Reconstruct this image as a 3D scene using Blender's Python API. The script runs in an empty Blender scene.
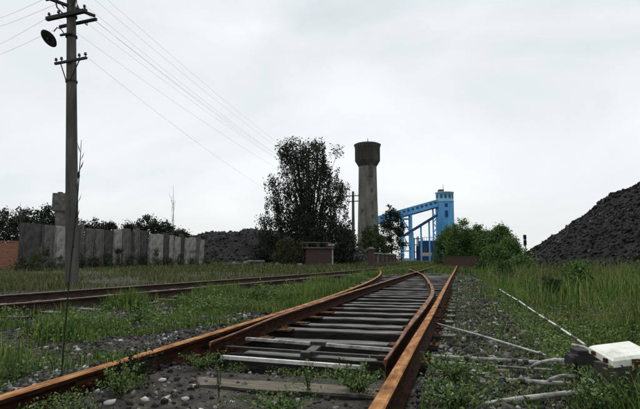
import bpy, math, random
import numpy as np

# ------------------------------------------------------------------ camera, sky, sun, exposure
scene = bpy.context.scene
COL = scene.collection
R = math.radians
EYE = 0.73
YAW = R(15.7)
PITCH = math.atan(53.5 / 500)
FPX = 500.0

cam_d = bpy.data.cameras.new('camera')
cam_d.sensor_width = 36.0
cam_d.lens = 36.0 * FPX / 640.0
cam_d.clip_start = 0.02
cam_d.clip_end = 5000
cam = bpy.data.objects.new('camera', cam_d)
COL.objects.link(cam)
cam.location = (0, 0, EYE)
cam.rotation_euler = (R(90) + PITCH, 0, YAW)
scene.camera = cam

SUN_EL, SUN_AZ = R(55), R(25)          # azimuth measured from +Y towards -X (ahead, left)
world = bpy.data.worlds.new('World')
scene.world = world
world.use_nodes = True
wt = world.node_tree
wt.nodes.clear()
def wn(t, **k):
    n = wt.nodes.new(t)
    for a, b in k.items():
        setattr(n, a, b)
    return n
w_out = wn('ShaderNodeOutputWorld')
w_mix = wn('ShaderNodeMixShader')
w_sky = wn('ShaderNodeTexSky', sky_type='NISHITA', sun_disc=False, sun_elevation=SUN_EL, sun_rotation=-SUN_AZ)
w_b1 = wn('ShaderNodeBackground')
w_b1.inputs['Strength'].default_value = 0.1
w_b2 = wn('ShaderNodeBackground')
w_b2.inputs['Strength'].default_value = 1.0
w_tc = wn('ShaderNodeTexCoord')
w_map = wn('ShaderNodeMapping')
w_map.inputs['Scale'].default_value = (1.0, 1.0, 2.6)
w_no = wn('ShaderNodeTexNoise')
w_no.inputs['Scale'].default_value = 1.7
w_no.inputs['Detail'].default_value = 5
w_no.inputs['Roughness'].default_value = 0.5
w_no.inputs['Distortion'].default_value = 0.5
w_rp = wn('ShaderNodeValToRGB')
w_rp.color_ramp.elements[0].position = 0.33
w_rp.color_ramp.elements[0].color = (0.54, 0.58, 0.59, 1)
w_rp.color_ramp.elements[1].position = 0.68
w_rp.color_ramp.elements[1].color = (0.745, 0.76, 0.765, 1)
w_mix.inputs['Fac'].default_value = 0.92      # overcast: cloud covers almost all of the blue
L = wt.links.new
L(w_tc.outputs['Generated'], w_map.inputs['Vector'])
L(w_map.outputs['Vector'], w_no.inputs['Vector'])
L(w_no.outputs['Fac'], w_rp.inputs['Fac'])
L(w_rp.outputs['Color'], w_b2.inputs['Color'])
L(w_sky.outputs['Color'], w_b1.inputs['Color'])
L(w_b1.outputs['Background'], w_mix.inputs[1])
L(w_b2.outputs['Background'], w_mix.inputs[2])
L(w_mix.outputs['Shader'], w_out.inputs['Surface'])

sun_d = bpy.data.lights.new('sun', 'SUN')
sun_d.energy = 1.5
sun_d.angle = R(10)
sun_d.color = (1.0, 0.96, 0.9)
sun = bpy.data.objects.new('sun', sun_d)
COL.objects.link(sun)
sun.rotation_euler = (-(R(90) - SUN_EL), 0, SUN_AZ)     # shines from ahead-left, high up

scene.view_settings.view_transform = 'Standard'
scene.view_settings.look = 'None'
scene.view_settings.exposure = 0.4
scene.view_settings.gamma = 1.0
scene.view_settings.use_curve_mapping = False
scene.render.engine = 'CYCLES'
scene.cycles.use_denoising = True
scene.cycles.max_bounces = 6
scene.cycles.transparent_max_bounces = 4

rng = np.random.default_rng(7)
random.seed(7)

# ------------------------------------------------------------------ helpers: placing
def at(px, depth):
    """ground position of something seen in column px (640 wide) that stands `depth` metres away"""
    xc = (px - 320.0) / FPX * depth * math.cos(PITCH)
    c, s = math.cos(YAW), math.sin(YAW)
    return (xc * c - depth * s, xc * s + depth * c)
def hz(py, depth):
    """height of row py at that distance"""
    dy = -(py - 204.5) / FPX
    return EYE + depth * math.tan(PITCH + math.atan(dy))

# ------------------------------------------------------------------ helpers: objects
def link(name, me, mat=None, parent=None, loc=None, rot=None):
    o = bpy.data.objects.new(name, me)
    COL.objects.link(o)
    if mat is not None and me is not None:
        if len(me.materials) == 0:
            me.materials.append(mat)
    if parent is not None:
        o.parent = parent
    if loc is not None:
        o.location = loc
    if rot is not None:
        o.rotation_euler = rot
    return o
def tag(o, label=None, cat=None, group=None, kind=None):
    if label: o['label'] = label
    if cat: o['category'] = cat
    if group: o['group'] = group
    if kind: o['kind'] = kind
    return o
def thing(name, label, cat, loc=(0, 0, 0), rotz=0, group=None):
    o = bpy.data.objects.new(name, None)
    o.empty_display_size = 0.2
    COL.objects.link(o)
    o.location = loc
    o.rotation_euler = (0, 0, rotz)
    return tag(o, label, cat, group)

class MB:
    def __init__(self):
        self.v, self.f, self.s = [], [], []
    def add(self, vs, fs, smooth=False):
        n = len(self.v)
        self.v += [tuple(p) for p in vs]
        self.f += [tuple(i + n for i in f) for f in fs]
        self.s += [smooth] * len(fs)
        return self
    def box(self, c, d, rz=0, ry=0, rx=0, taper=1.0):
        x, y, z = d[0] / 2, d[1] / 2, d[2] / 2
        pts = []
        for sz in (-1, 1):
            k = taper if sz > 0 else 1
            for sx, sy in ((-1, -1), (1, -1), (1, 1), (-1, 1)):
                pts.append((sx * x * k, sy * y * k, sz * z))
        def rot(p):
            a, b, e = p
            b, e = b * math.cos(rx) - e * math.sin(rx), b * math.sin(rx) + e * math.cos(rx)
            a, e = a * math.cos(ry) + e * math.sin(ry), -a * math.sin(ry) + e * math.cos(ry)
            a, b = a * math.cos(rz) - b * math.sin(rz), a * math.sin(rz) + b * math.cos(rz)
            return (a + c[0], b + c[1], e + c[2])
        return self.add([rot(p) for p in pts], [(0, 3, 2, 1), (4, 5, 6, 7), (0, 1, 5, 4), (1, 2, 6, 5), (2, 3, 7, 6), (3, 0, 4, 7)])
    def bar(self, a, b, w, h):
        """square bar from a to b"""
        return self.tube([a, b], [w / 1.414, w / 1.414], 4, smooth=False, sy=h / w, roll=R(45))
    def tube(self, pts, rad, n=8, smooth=True, sy=1.0, roll=0.0, cap=True):
        pts = [np.array(p, float) for p in pts]
        if not hasattr(rad, '__len__'):
            rad = [rad] * len(pts)
        vs = []
        for i, p in enumerate(pts):
            d = pts[min(i + 1, len(pts) - 1)] - pts[max(i - 1, 0)]
            d = d / (np.linalg.norm(d) + 1e-9)
            up = np.array((0, 0, 1.0)) if abs(d[2]) < 0.95 else np.array((0, 1.0, 0))
            a = np.cross(d, up); a /= np.linalg.norm(a)
            b = np.cross(a, d)
            for k in range(n):
                t = 2 * math.pi * k / n + roll
                vs.append(p + a * math.cos(t) * rad[i] + b * math.sin(t) * rad[i] * sy)
        fs = []
        for i in range(len(pts) - 1):
            for k in range(n):
                fs.append((i * n + k, i * n + (k + 1) % n, (i + 1) * n + (k + 1) % n, (i + 1) * n + k))
        self.add(vs, fs, smooth)
        if cap:
            m = (len(pts) - 1) * n
            self.add(vs[:n], [tuple(range(n - 1, -1, -1))])
            self.add(vs[m:], [tuple(range(n))])
        return self
    def lathe(self, prof, c=(0, 0, 0), n=24, smooth=True, cap=True):
        vs, fs = [], []
        for r, z in prof:
            for k in range(n):
                t = 2 * math.pi * k / n
                vs.append((c[0] + r * math.cos(t), c[1] + r * math.sin(t), c[2] + z))
        for i in range(len(prof) - 1):
            for k in range(n):
                fs.append((i * n + k, i * n + (k + 1) % n, (i + 1) * n + (k + 1) % n, (i + 1) * n + k))
        self.add(vs, fs, smooth)
        if cap:
            self.add(vs[:n], [tuple(range(n - 1, -1, -1))])
            self.add(vs[-n:], [tuple(range(n))])
        return self
    def sweep(self, prof, path, scale=None):
        """closed profile (x across, z up) swept along a horizontal path of (X, Y, Z)"""
        vs, fs = [], []
        n = len(prof)
        for i, p in enumerate(path):
            a, b = path[max(i - 1, 0)], path[min(i + 1, len(path) - 1)]
            d = math.hypot(b[0] - a[0], b[1] - a[1])
            nx, ny = (b[1] - a[1]) / d, -(b[0] - a[0]) / d
            k = 1.0 if scale is None else scale[i]
            for u, w in prof:
                vs.append((p[0] + nx * u * k, p[1] + ny * u * k, p[2] + w))
        for i in range(len(path) - 1):
            for k in range(n):
                fs.append((i * n + k, i * n + (k + 1) % n, (i + 1) * n + (k + 1) % n, (i + 1) * n + k))
        fs.append(tuple(range(n - 1, -1, -1)))
        fs.append(tuple(len(vs) - n + k for k in range(n)))
        return self.add(vs, fs)
    def mesh(self, name):
        me = bpy.data.meshes.new(name)
        me.from_pydata(self.v, [], self.f)
        me.polygons.foreach_set('use_smooth', self.s)
        me.update()
        return me
    def build(self, name, mat, parent=None, loc=None, rot=None):
        return link(name, self.mesh(name), mat, parent, loc, rot)

def np_mesh(name, verts, faces, smooth=False):
    """verts (N,3); faces: list of int arrays (M,k)"""
    me = bpy.data.meshes.new(name)
    verts = np.asarray(verts, np.float32)
    me.vertices.add(len(verts))
    me.vertices.foreach_set('co', verts.ravel())
    loops = np.concatenate([f.ravel() for f in faces]).astype(np.int32)
    tot = np.concatenate([np.full(len(f), f.shape[1], np.int32) for f in faces])
    start = np.concatenate([[0], np.cumsum(tot)[:-1]]).astype(np.int32)
    me.loops.add(len(loops))
    me.loops.foreach_set('vertex_index', loops)
    me.polygons.add(len(tot))
    me.polygons.foreach_set('loop_start', start)
    me.polygons.foreach_set('loop_total', tot)
    if smooth:
        me.polygons.foreach_set('use_smooth', np.ones(len(tot), bool))
    me.update(calc_edges=True)
    me.validate()
    return me

# value noise
_perm = np.random.default_rng(3).random((256, 256))
def vnoise(x, y, s=1.0, ox=0.0):
    x = np.asarray(x, float) / s + ox
    y = np.asarray(y, float) / s + ox * 0.7
    xi, yi = np.floor(x).astype(int), np.floor(y).astype(int)
    fx, fy = x - xi, y - yi
    fx, fy = fx * fx * (3 - 2 * fx), fy * fy * (3 - 2 * fy)
    g = lambda a, b: _perm[a % 256, b % 256]
    return (g(xi, yi) * (1 - fx) + g(xi + 1, yi) * fx) * (1 - fy) + (g(xi, yi + 1) * (1 - fx) + g(xi + 1, yi + 1) * fx) * fy
def fbm(x, y, s=1.0, o=3, ox=0.0):
    t, a, n = 0, 1.0, 0
    for i in range(o):
        t = t + a * vnoise(x, y, s / 2 ** i, ox + 11.3 * i); n += a; a *= 0.5
    return t / n
def smooth(x):
    x = np.clip(x, 0, 1)
    return x * x * (3 - 2 * x)

# ------------------------------------------------------------------ helpers: materials
def material(name, cols, scale=6.0, rough=0.85, bump=0.3, bscale=30.0, detail=6, spec=0.3, coords='Object', dist=0.02, stretch=(1, 1, 1), lo=0.35, hi=0.65, metallic=0.0):
    m = bpy.data.materials.new(name)
    m.use_nodes = True
    nt = m.node_tree
    bs = nt.nodes['Principled BSDF']
    tc = nt.nodes.new('ShaderNodeTexCoord')
    mp = nt.nodes.new('ShaderNodeMapping')
    mp.inputs['Scale'].default_value = stretch
    no = nt.nodes.new('ShaderNodeTexNoise')
    no.inputs['Scale'].default_value = scale
    no.inputs['Detail'].default_value = detail
    no.inputs['Roughness'].default_value = 0.65
    rp = nt.nodes.new('ShaderNodeValToRGB')
    el = rp.color_ramp.elements
    el[0].position, el[1].position = lo, hi
    el[0].color = (*cols[0], 1)
    el[1].color = (*cols[-1], 1)
    for i, c in enumerate(cols[1:-1]):
        e = el.new(lo + (hi - lo) * (i + 1) / (len(cols) - 1))
        e.color = (*c, 1)
    n2 = nt.nodes.new('ShaderNodeTexNoise')
    n2.inputs['Scale'].default_value = bscale
    n2.inputs['Detail'].default_value = 4
    bp = nt.nodes.new('ShaderNodeBump')
    bp.inputs['Strength'].default_value = bump
    bp.inputs['Distance'].default_value = dist
    k = nt.links.new
    k(tc.outputs[coords], mp.inputs['Vector'])
    k(mp.outputs['Vector'], no.inputs['Vector'])
    k(mp.outputs['Vector'], n2.inputs['Vector'])
    k(no.outputs['Fac'], rp.inputs['Fac'])
    k(rp.outputs['Color'], bs.inputs['Base Color'])
    k(n2.outputs['Fac'], bp.inputs['Height'])
    k(bp.outputs['Normal'], bs.inputs['Normal'])
    bs.inputs['Roughness'].default_value = rough
    bs.inputs['Specular IOR Level'].default_value = spec
    bs.inputs['Metallic'].default_value = metallic
    return m
def island_material(name, cols, rough=0.8, spec=0.25, translucent=0.0, tint=None):
    """one shade per leaf, blade or stone"""
    m = bpy.data.materials.new(name)
    m.use_nodes = True
    nt = m.node_tree
    bs = nt.nodes['Principled BSDF']
    ge = nt.nodes.new('ShaderNodeNewGeometry')
    rp = nt.nodes.new('ShaderNodeValToRGB')
    el = rp.color_ramp.elements
    el[0].color = (*cols[0], 1); el[1].color = (*cols[-1], 1)
    for i, c in enumerate(cols[1:-1]):
        e = el.new((i + 1) / (len(cols) - 1)); e.color = (*c, 1)
    k = nt.links.new
    k(ge.outputs['Random Per Island'], rp.inputs['Fac'])
    src = rp.outputs['Color']
    if tint:
        tc = nt.nodes.new('ShaderNodeTexCoord')
        no = nt.nodes.new('ShaderNodeTexNoise')
        no.inputs['Scale'].default_value = tint[0]
        mr = nt.nodes.new('ShaderNodeMapRange')
        mr.inputs['From Min'].default_value = 0.5
        mr.inputs['From Max'].default_value = 0.7
        mx = nt.nodes.new('ShaderNodeMix'); mx.data_type = 'RGBA'
        mx.inputs['B'].default_value = (*tint[1], 1)
        k(tc.outputs['Object'], no.inputs['Vector'])
        k(no.outputs['Fac'], mr.inputs['Value'])
        ml = nt.nodes.new('ShaderNodeMath'); ml.operation = 'MULTIPLY'; ml.inputs[1].default_value = tint[2]
        k(mr.outputs['Result'], ml.inputs[0])
        k(ml.outputs[0], mx.inputs['Factor'])
        k(src, mx.inputs['A'])
        src = mx.outputs['Result']
    k(src, bs.inputs['Base Color'])
    bs.inputs['Roughness'].default_value = rough
    bs.inputs['Specular IOR Level'].default_value = spec
    if translucent > 0:
        tr = nt.nodes.new('ShaderNodeBsdfTranslucent')
        ms = nt.nodes.new('ShaderNodeMixShader')
        ms.inputs['Fac'].default_value = translucent
        k(src, tr.inputs['Color'])
        k(bs.outputs['BSDF'], ms.inputs[1])
        k(tr.outputs['BSDF'], ms.inputs[2])
        k(ms.outputs['Shader'], nt.nodes['Material Output'].inputs['Surface'])
    return m

M = {}
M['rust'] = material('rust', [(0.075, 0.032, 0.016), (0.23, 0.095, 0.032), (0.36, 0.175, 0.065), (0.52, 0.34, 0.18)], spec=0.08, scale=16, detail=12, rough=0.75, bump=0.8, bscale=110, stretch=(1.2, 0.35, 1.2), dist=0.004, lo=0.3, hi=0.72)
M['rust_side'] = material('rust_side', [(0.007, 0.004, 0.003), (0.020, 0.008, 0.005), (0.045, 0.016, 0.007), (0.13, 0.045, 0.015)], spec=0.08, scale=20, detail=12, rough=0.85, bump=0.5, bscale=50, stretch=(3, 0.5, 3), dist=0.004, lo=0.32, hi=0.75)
M['rust_dark'] = material('rust_dark', [(0.02, 0.010, 0.006), (0.05, 0.02, 0.010), (0.12, 0.05, 0.02)], spec=0.1, scale=10, rough=0.8, bump=0.5, bscale=60, stretch=(3, 0.6, 3), dist=0.004)
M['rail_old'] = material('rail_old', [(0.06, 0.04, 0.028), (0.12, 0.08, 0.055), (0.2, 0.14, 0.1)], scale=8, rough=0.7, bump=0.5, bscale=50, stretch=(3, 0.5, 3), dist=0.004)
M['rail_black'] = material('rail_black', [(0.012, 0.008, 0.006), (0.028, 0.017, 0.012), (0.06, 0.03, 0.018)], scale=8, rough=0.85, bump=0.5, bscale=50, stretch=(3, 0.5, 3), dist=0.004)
M['blade'] = material('blade', [(0.07, 0.03, 0.018), (0.17, 0.08, 0.045), (0.30, 0.17, 0.10)], spec=0.15, scale=7, rough=0.75, bump=0.5, bscale=60, stretch=(3, 0.6, 3), dist=0.004)
M['timber'] = material('timber', [(0.02, 0.018, 0.016), (0.12, 0.115, 0.105), (0.40, 0.39, 0.37)], scale=4, rough=0.75, bump=0.9, bscale=24, stretch=(0.7, 7, 5), dist=0.015, lo=0.3, hi=0.72)
M['timber_side'] = material('timber_side', [(0.008, 0.007, 0.006), (0.016, 0.014, 0.012), (0.04, 0.036, 0.03)], scale=6, rough=0.9, bump=0.8, bscale=24, stretch=(0.7, 7, 5), dist=0.012)  # darker timber for every sleeper face except the top
M['timber_pale'] = material('timber_pale', [(0.05, 0.043, 0.032), (0.12, 0.10, 0.075), (0.20, 0.17, 0.13)], scale=6, rough=0.85, bump=0.9, bscale=22, stretch=(0.7, 7, 5), dist=0.012)
M['steel_dark'] = material('steel_dark', [(0.016, 0.016, 0.017), (0.05, 0.045, 0.04)], scale=14, rough=0.55, bump=0.4, bscale=60, dist=0.003)
M['paint_white'] = material('paint_white', [(0.28, 0.28, 0.26), (0.62, 0.63, 0.62), (0.74, 0.75, 0.74)], scale=9, rough=0.55, bump=0.3, bscale=50, dist=0.003, lo=0.25, hi=0.5)
M['pipe_grey'] = material('pipe_grey', [(0.07, 0.055, 0.045), (0.26, 0.25, 0.235), (0.42, 0.42, 0.41)], scale=14, rough=0.5, bump=0.3, bscale=60, dist=0.003, lo=0.3, hi=0.6)
M['rod_white'] = material('rod_white', [(0.05, 0.045, 0.04), (0.24, 0.235, 0.22), (0.5, 0.5, 0.48)], scale=11, rough=0.6, bump=0.4, bscale=60, dist=0.003, lo=0.3, hi=0.62)
M['rod_white2'] = material('rod_white2', [(0.2, 0.195, 0.185), (0.42, 0.415, 0.40), (0.62, 0.62, 0.60)], scale=8, rough=0.6, bump=0.4, bscale=60, dist=0.003, lo=0.3, hi=0.6)
M['lid'] = material('lid', [(0.16, 0.14, 0.11), (0.48, 0.48, 0.43), (0.62, 0.63, 0.57), (0.72, 0.73, 0.67)], scale=9, detail=12, rough=0.65, bump=0.3, bscale=60, dist=0.002, lo=0.28, hi=0.55)
M['concrete'] = material('concrete', [(0.06, 0.06, 0.055), (0.21, 0.205, 0.19), (0.34, 0.33, 0.31), (0.46, 0.45, 0.42)], scale=2.6, detail=10, rough=0.9, bump=0.4, bscale=14, stretch=(1, 1, 0.85), lo=0.3, hi=0.7)
M['concrete_mid'] = material('concrete_mid', [(0.035, 0.035, 0.032), (0.09, 0.088, 0.08), (0.14, 0.136, 0.125), (0.21, 0.205, 0.19)], scale=2.6, detail=10, rough=0.9, bump=0.4, bscale=14, stretch=(1, 1, 0.85), lo=0.3, hi=0.7)
M['concrete_dark'] = material('concrete_dark', [(0.018, 0.018, 0.018), (0.045, 0.045, 0.043), (0.075, 0.073, 0.07), (0.13, 0.126, 0.12)], scale=2.6, detail=10, rough=0.9, bump=0.4, bscale=14, stretch=(1, 1, 0.85), lo=0.3, hi=0.7)
M['tower_concrete'] = material('tower_concrete', [(0.06, 0.055, 0.048), (0.12, 0.112, 0.098), (0.16, 0.152, 0.135), (0.22, 0.21, 0.185)], scale=1.1, detail=10, rough=0.9, bump=0.3, bscale=4, stretch=(1, 1, 0.25), dist=0.05, lo=0.3, hi=0.7)
M['tank_dark'] = material('tank_dark', [(0.035, 0.033, 0.03), (0.075, 0.07, 0.063), (0.12, 0.112, 0.10)], scale=0.7, rough=0.9, bump=0.3, bscale=4, stretch=(1, 1, 0.3), dist=0.05, lo=0.3, hi=0.75)
M['pole'] = material('pole', [(0.035, 0.033, 0.030), (0.075, 0.07, 0.064), (0.13, 0.12, 0.11)], scale=3, rough=0.9, bump=0.4, bscale=30, stretch=(2, 2, 0.3), lo=0.3, hi=0.7)
M['black_metal'] = material('black_metal', [(0.010, 0.010, 0.011), (0.022, 0.021, 0.020)], scale=8, rough=0.6, bump=0.2)
M['insulator'] = material('insulator', [(0.015, 0.012, 0.011), (0.03, 0.025, 0.022)], scale=8, rough=0.25, bump=0.0, spec=0.5)
M['wire'] = material('wire', [(0.03, 0.03, 0.03), (0.05, 0.05, 0.05)], scale=3, rough=0.6, bump=0.0)
M['blue'] = material('blue', [(0.07, 0.28, 0.55), (0.12, 0.40, 0.70), (0.19, 0.48, 0.75)], scale=0.35, rough=0.6, bump=0.2, bscale=3, stretch=(1, 1, 0.3), lo=0.3, hi=0.7)
M['blue_pale'] = material('blue_pale', [(0.14, 0.34, 0.52), (0.20, 0.44, 0.62), (0.26, 0.5, 0.66)], scale=0.35, rough=0.6, bump=0.2, bscale=3, stretch=(1, 1, 0.3), lo=0.3, hi=0.7)
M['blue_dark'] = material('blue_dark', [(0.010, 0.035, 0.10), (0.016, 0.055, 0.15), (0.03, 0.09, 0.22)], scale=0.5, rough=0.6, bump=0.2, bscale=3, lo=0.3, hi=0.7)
M['glass_dark'] = material('glass_dark', [(0.01, 0.012, 0.015), (0.02, 0.025, 0.03)], scale=3, rough=0.15, bump=0.0, spec=0.5)
M['coal'] = material('coal', [(0.006, 0.006, 0.007), (0.013, 0.013, 0.014), (0.03, 0.03, 0.032)], scale=2.2, spec=0.1, rough=0.85, bump=1.0, bscale=7, dist=0.12, lo=0.3, hi=0.72)
M['coal_lump'] = island_material('coal_lump', [(0.006, 0.006, 0.007), (0.012, 0.012, 0.013), (0.02, 0.02, 0.022), (0.055, 0.055, 0.06)], rough=0.8, spec=0.15)
M['stone'] = island_material('stone', [(0.012, 0.012, 0.012), (0.022, 0.021, 0.020), (0.036, 0.034, 0.032), (0.055, 0.052, 0.048), (0.085, 0.082, 0.076), (0.34, 0.335, 0.32)], rough=0.85)
M['stone_pale'] = island_material('stone_pale', [(0.36, 0.36, 0.34), (0.55, 0.55, 0.53)], rough=0.85)
M['cinder'] = island_material('cinder', [(0.014, 0.014, 0.015), (0.03, 0.03, 0.031), (0.06, 0.058, 0.056)], rough=0.8)
M['soil'] = material('soil', [(0.012, 0.011, 0.009), (0.034, 0.030, 0.024), (0.072, 0.063, 0.049), (0.14, 0.125, 0.10)], scale=7, detail=14, rough=0.95, bump=1.0, bscale=70, dist=0.02, lo=0.3, hi=0.78)
M['bark'] = material('bark', [(0.025, 0.021, 0.017), (0.06, 0.052, 0.043)], scale=4, rough=0.95, bump=0.6, bscale=14)
M['twig'] = material('twig', [(0.07, 0.06, 0.05), (0.12, 0.105, 0.09)], scale=4, rough=0.95, bump=0.3)
M['leaf_dark'] = island_material('leaf_dark', [(0.010, 0.018, 0.010), (0.018, 0.030, 0.015), (0.030, 0.045, 0.022)], translucent=0.15)
M['leaf_mid'] = island_material('leaf_mid', [(0.016, 0.034, 0.011), (0.034, 0.062, 0.020), (0.065, 0.105, 0.035)], translucent=0.22)
M['leaf_bush'] = island_material('leaf_bush', [(0.025, 0.058, 0.015), (0.07, 0.135, 0.032), (0.16, 0.24, 0.07)], translucent=0.32)
M['leaf_olive'] = island_material('leaf_olive', [(0.022, 0.026, 0.012), (0.04, 0.045, 0.02), (0.06, 0.06, 0.03)], translucent=0.15)
M['grass'] = island_material('grass', [(0.016, 0.038, 0.009), (0.036, 0.085, 0.015), (0.07, 0.15, 0.025), (0.15, 0.23, 0.05), (0.29, 0.34, 0.10)], translucent=0.3, tint=(0.35, (0.075, 0.085, 0.026), 0.5))
M['grass_dry'] = island_material('grass_dry', [(0.03, 0.04, 0.014), (0.07, 0.075, 0.028), (0.15, 0.13, 0.055), (0.26, 0.22, 0.12)], translucent=0.25)
M['grass_dark'] = island_material('grass_dark', [(0.014, 0.030, 0.009), (0.036, 0.07, 0.017), (0.065, 0.11, 0.028), (0.12, 0.165, 0.05)], translucent=0.25)
M['weed'] = island_material('weed', [(0.022, 0.05, 0.013), (0.06, 0.115, 0.028), (0.14, 0.21, 0.06), (0.26, 0.31, 0.13)], translucent=0.25)
M['weed_dark'] = island_material('weed_dark', [(0.008, 0.014, 0.006), (0.02, 0.032, 0.012)], translucent=0.1)

def brick_material(name, c1, c2, mortar, scale):
    m = bpy.data.materials.new(name)
    m.use_nodes = True
    nt = m.node_tree
    bs = nt.nodes['Principled BSDF']
    tc = nt.nodes.new('ShaderNodeTexCoord')
    sep = nt.nodes.new('ShaderNodeSeparateXYZ'); comb = nt.nodes.new('ShaderNodeCombineXYZ')
    add = nt.nodes.new('ShaderNodeMath'); add.operation = 'ADD'
    br = nt.nodes.new('ShaderNodeTexBrick')
    br.inputs['Color1'].default_value = (*c1, 1)
    br.inputs['Color2'].default_value = (*c2, 1)
    br.inputs['Mortar'].default_value = (*mortar, 1)
    br.inputs['Scale'].default_value = scale
    br.inputs['Mortar Size'].default_value = 0.03
    bp = nt.nodes.new('ShaderNodeBump'); bp.inputs['Strength'].default_value = 0.5; bp.inputs['Distance'].default_value = 0.02
    k = nt.links.new
    k(tc.outputs['Object'], sep.inputs[0])
    k(sep.outputs['X'], add.inputs[0]); k(sep.outputs['Y'], add.inputs[1])
    k(add.outputs[0], comb.inputs['X']); k(sep.outputs['Z'], comb.inputs['Y'])
    k(comb.outputs[0], br.inputs['Vector'])
    k(br.outputs['Color'], bs.inputs['Base Color'])
    k(br.outputs['Fac'], bp.inputs['Height']); bp.invert = True
    k(bp.outputs['Normal'], bs.inputs['Normal'])
    bs.inputs['Roughness'].default_value = 0.9
    return m
M['brick'] = brick_material('brick', (0.32, 0.12, 0.055), (0.22, 0.08, 0.04), (0.2, 0.16, 0.12), 3.2)
M['brick_old'] = brick_material('brick_old', (0.075, 0.038, 0.028), (0.05, 0.026, 0.02), (0.06, 0.05, 0.042), 3.2)

# ------------------------------------------------------------------ track geometry (straight track runs along +Y)
XR, XL, GAUGE = -0.32, -1.83, 1.51
RT = 0.166                                           # top of rail
def diverge(y):
    """sideways offset of the branching route, metres to the left"""
    y = np.asarray(y, float)
    o = np.where(y < 3.4, 0, (y - 3.4) ** 2 / 216.0)
    lin = (22 - 3.4) ** 2 / 216.0 + (y - 22) * (22 - 3.4) / 108.0
    o = np.where(y > 22, lin, o)
    return np.where(y > 26, 2.29 + 0.70 * (1 - np.exp(-(y - 26) * 0.246)), o) 
def left_center(y):
    """centre line of the second track, which swings in from the left"""
    y = np.asarray(y, float)
    k = [-8, 0, 5.7, 9.5, 13, 17, 20.5, 25, 30, 40, 90]
    v = [-8.0, -7.05, -6.33, -5.83, -5.33, -4.75, -4.35, -4.07, -4.0, -4.0, -4.0]
    return sum(np.interp(y + d, k, v) for d in (-2.5, -1.5, -.5, .5, 1.5, 2.5)) / 6

def ground_z(x, y):
    x = np.asarray(x, float); y = np.asarray(y, float)
    near = 1 - smooth((np.hypot(x, y) - 45) / 40)
    z = -0.05 + (fbm(x, y, 1.7, 3) - 0.5) * 0.09 * near
    c = (XR + XL) / 2 - diverge(np.clip(y, 0, 30)) / 2
    half = 1.28 + diverge(np.clip(y, 0, 30)) / 2
    crib = (1 - smooth((np.abs(x - c) - half + 0.1) / 0.3)) * (1 - smooth((x - XR + 0.02) / 0.12)) * smooth((y - 3.05) / 0.5) * (1 - smooth((y - 20) / 8))
    z = z * (1 - crib) + crib * (-0.20 + (fbm(x, y, 0.5, 2, 5.1) - 0.5) * 0.05)
    fill = (1 - smooth((np.abs(x + 1.07) - 1.1) / 0.4)) * (1 - smooth((y - 2.9) / 0.5))
    z = z * (1 - fill) + fill * (0.016 + (fbm(x, y, 0.6, 3, 2.2) - 0.5) * 0.06)
    sh = np.clip(1 - np.abs(x + 2.35) / 0.75, 0, 1) * (1 - smooth((y - 6) / 8))
    z = z + 0.05 * smooth(sh)
    z = z + 0.045 * smooth((x - XR - 0.02) / 0.12) * (1 - smooth((x - 0.9) / 0.8)) * (1 - smooth((y - 25) / 10))
    z = z + 0.17 * np.exp(-(((x - 0.90) / 0.30) ** 2 + ((y - 2.30) / 0.38) ** 2))
    z = z + 0.055 * smooth((x - XL - 0.0) / 0.05) * (1 - smooth((x - XL - 0.10) / 0.35)) * (1 - smooth((y - 2.7) / 0.6))
    lc = left_center(y)
    bed = 1 - smooth((np.abs(x - lc) - 1.2) / 0.5)
    z = z * (1 - bed) + bed * (-0.035 + (fbm(x, y, 0.7, 2, 8.0) - 0.5) * 0.04)
    z = z + smooth((x - 1.2) / 9) * 0.28 * near * smooth((y - 1) / 6)
    z = z + smooth((lc - 2.2 - x) / 5) * 0.10 * near
    return z

def axis(a, b, fine, coarse_end, growth=1.12):
    c = list(np.arange(a, b, fine))
    s, p, up = fine, b, []
    while p < coarse_end:
        up.append(p); s *= growth; p += s
    up.append(coarse_end)
    s, p, dn = fine, a, []
    while p > -coarse_end:
        s *= growth; p -= s
        dn.append(max(p, -coarse_end))
    return np.array(dn[::-1] + c + up)
gx = axis(-8.5, 3.5, 0.075, 2500, 1.10)
gy = axis(0.5, 11, 0.075, 2500, 1.06)
GX, GY = np.meshgrid(gx, gy)
GZ = ground_z(GX, GY)
nx, ny = len(gx), len(gy)
idx = np.arange(nx * ny).reshape(ny, nx)
quads = np.stack([idx[:-1, :-1], idx[:-1, 1:], idx[1:, 1:], idx[1:, :-1]], -1).reshape(-1, 4)
gm = np_mesh('ground', np.stack([GX, GY, GZ], -1).reshape(-1, 3), [quads], smooth=True)
tag(link('ground', gm, M['soil']), kind='structure')

# ------------------------------------------------------------------ rails and sleepers
RH = 0.124                                           # light industrial rail
PROF = [(-0.055, 0), (0.055, 0), (0.055, 0.008), (0.018, 0.021), (0.008, 0.032), (0.008, 0.086), (0.026, 0.094), (0.031, 0.099), (0.031, 0.118), (0.024, RH),
        (-0.024, RH), (-0.031, 0.118), (-0.031, 0.099), (-0.026, 0.094), (-0.008, 0.086), (-0.008, 0.032), (-0.018, 0.021), (-0.055, 0.008)]
def rail(name, ys, xs, parent, base=None, mat='rust', scale=None, label=None, side='rust_side'):
    base = RT - RH if base is None else base
    if not hasattr(base, '__len__'):
        base = [base] * len(ys)
    mb = MB().sweep(PROF, [(float(x), float(y), float(b)) for x, y, b in zip(xs, ys, base)], scale)
    o = mb.build(name, M[mat], parent)
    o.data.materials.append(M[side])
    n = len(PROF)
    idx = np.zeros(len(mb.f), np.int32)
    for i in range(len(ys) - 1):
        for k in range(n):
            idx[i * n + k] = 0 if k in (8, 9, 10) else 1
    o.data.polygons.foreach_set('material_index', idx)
    if label:
        o['label'] = label
    return o
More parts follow.
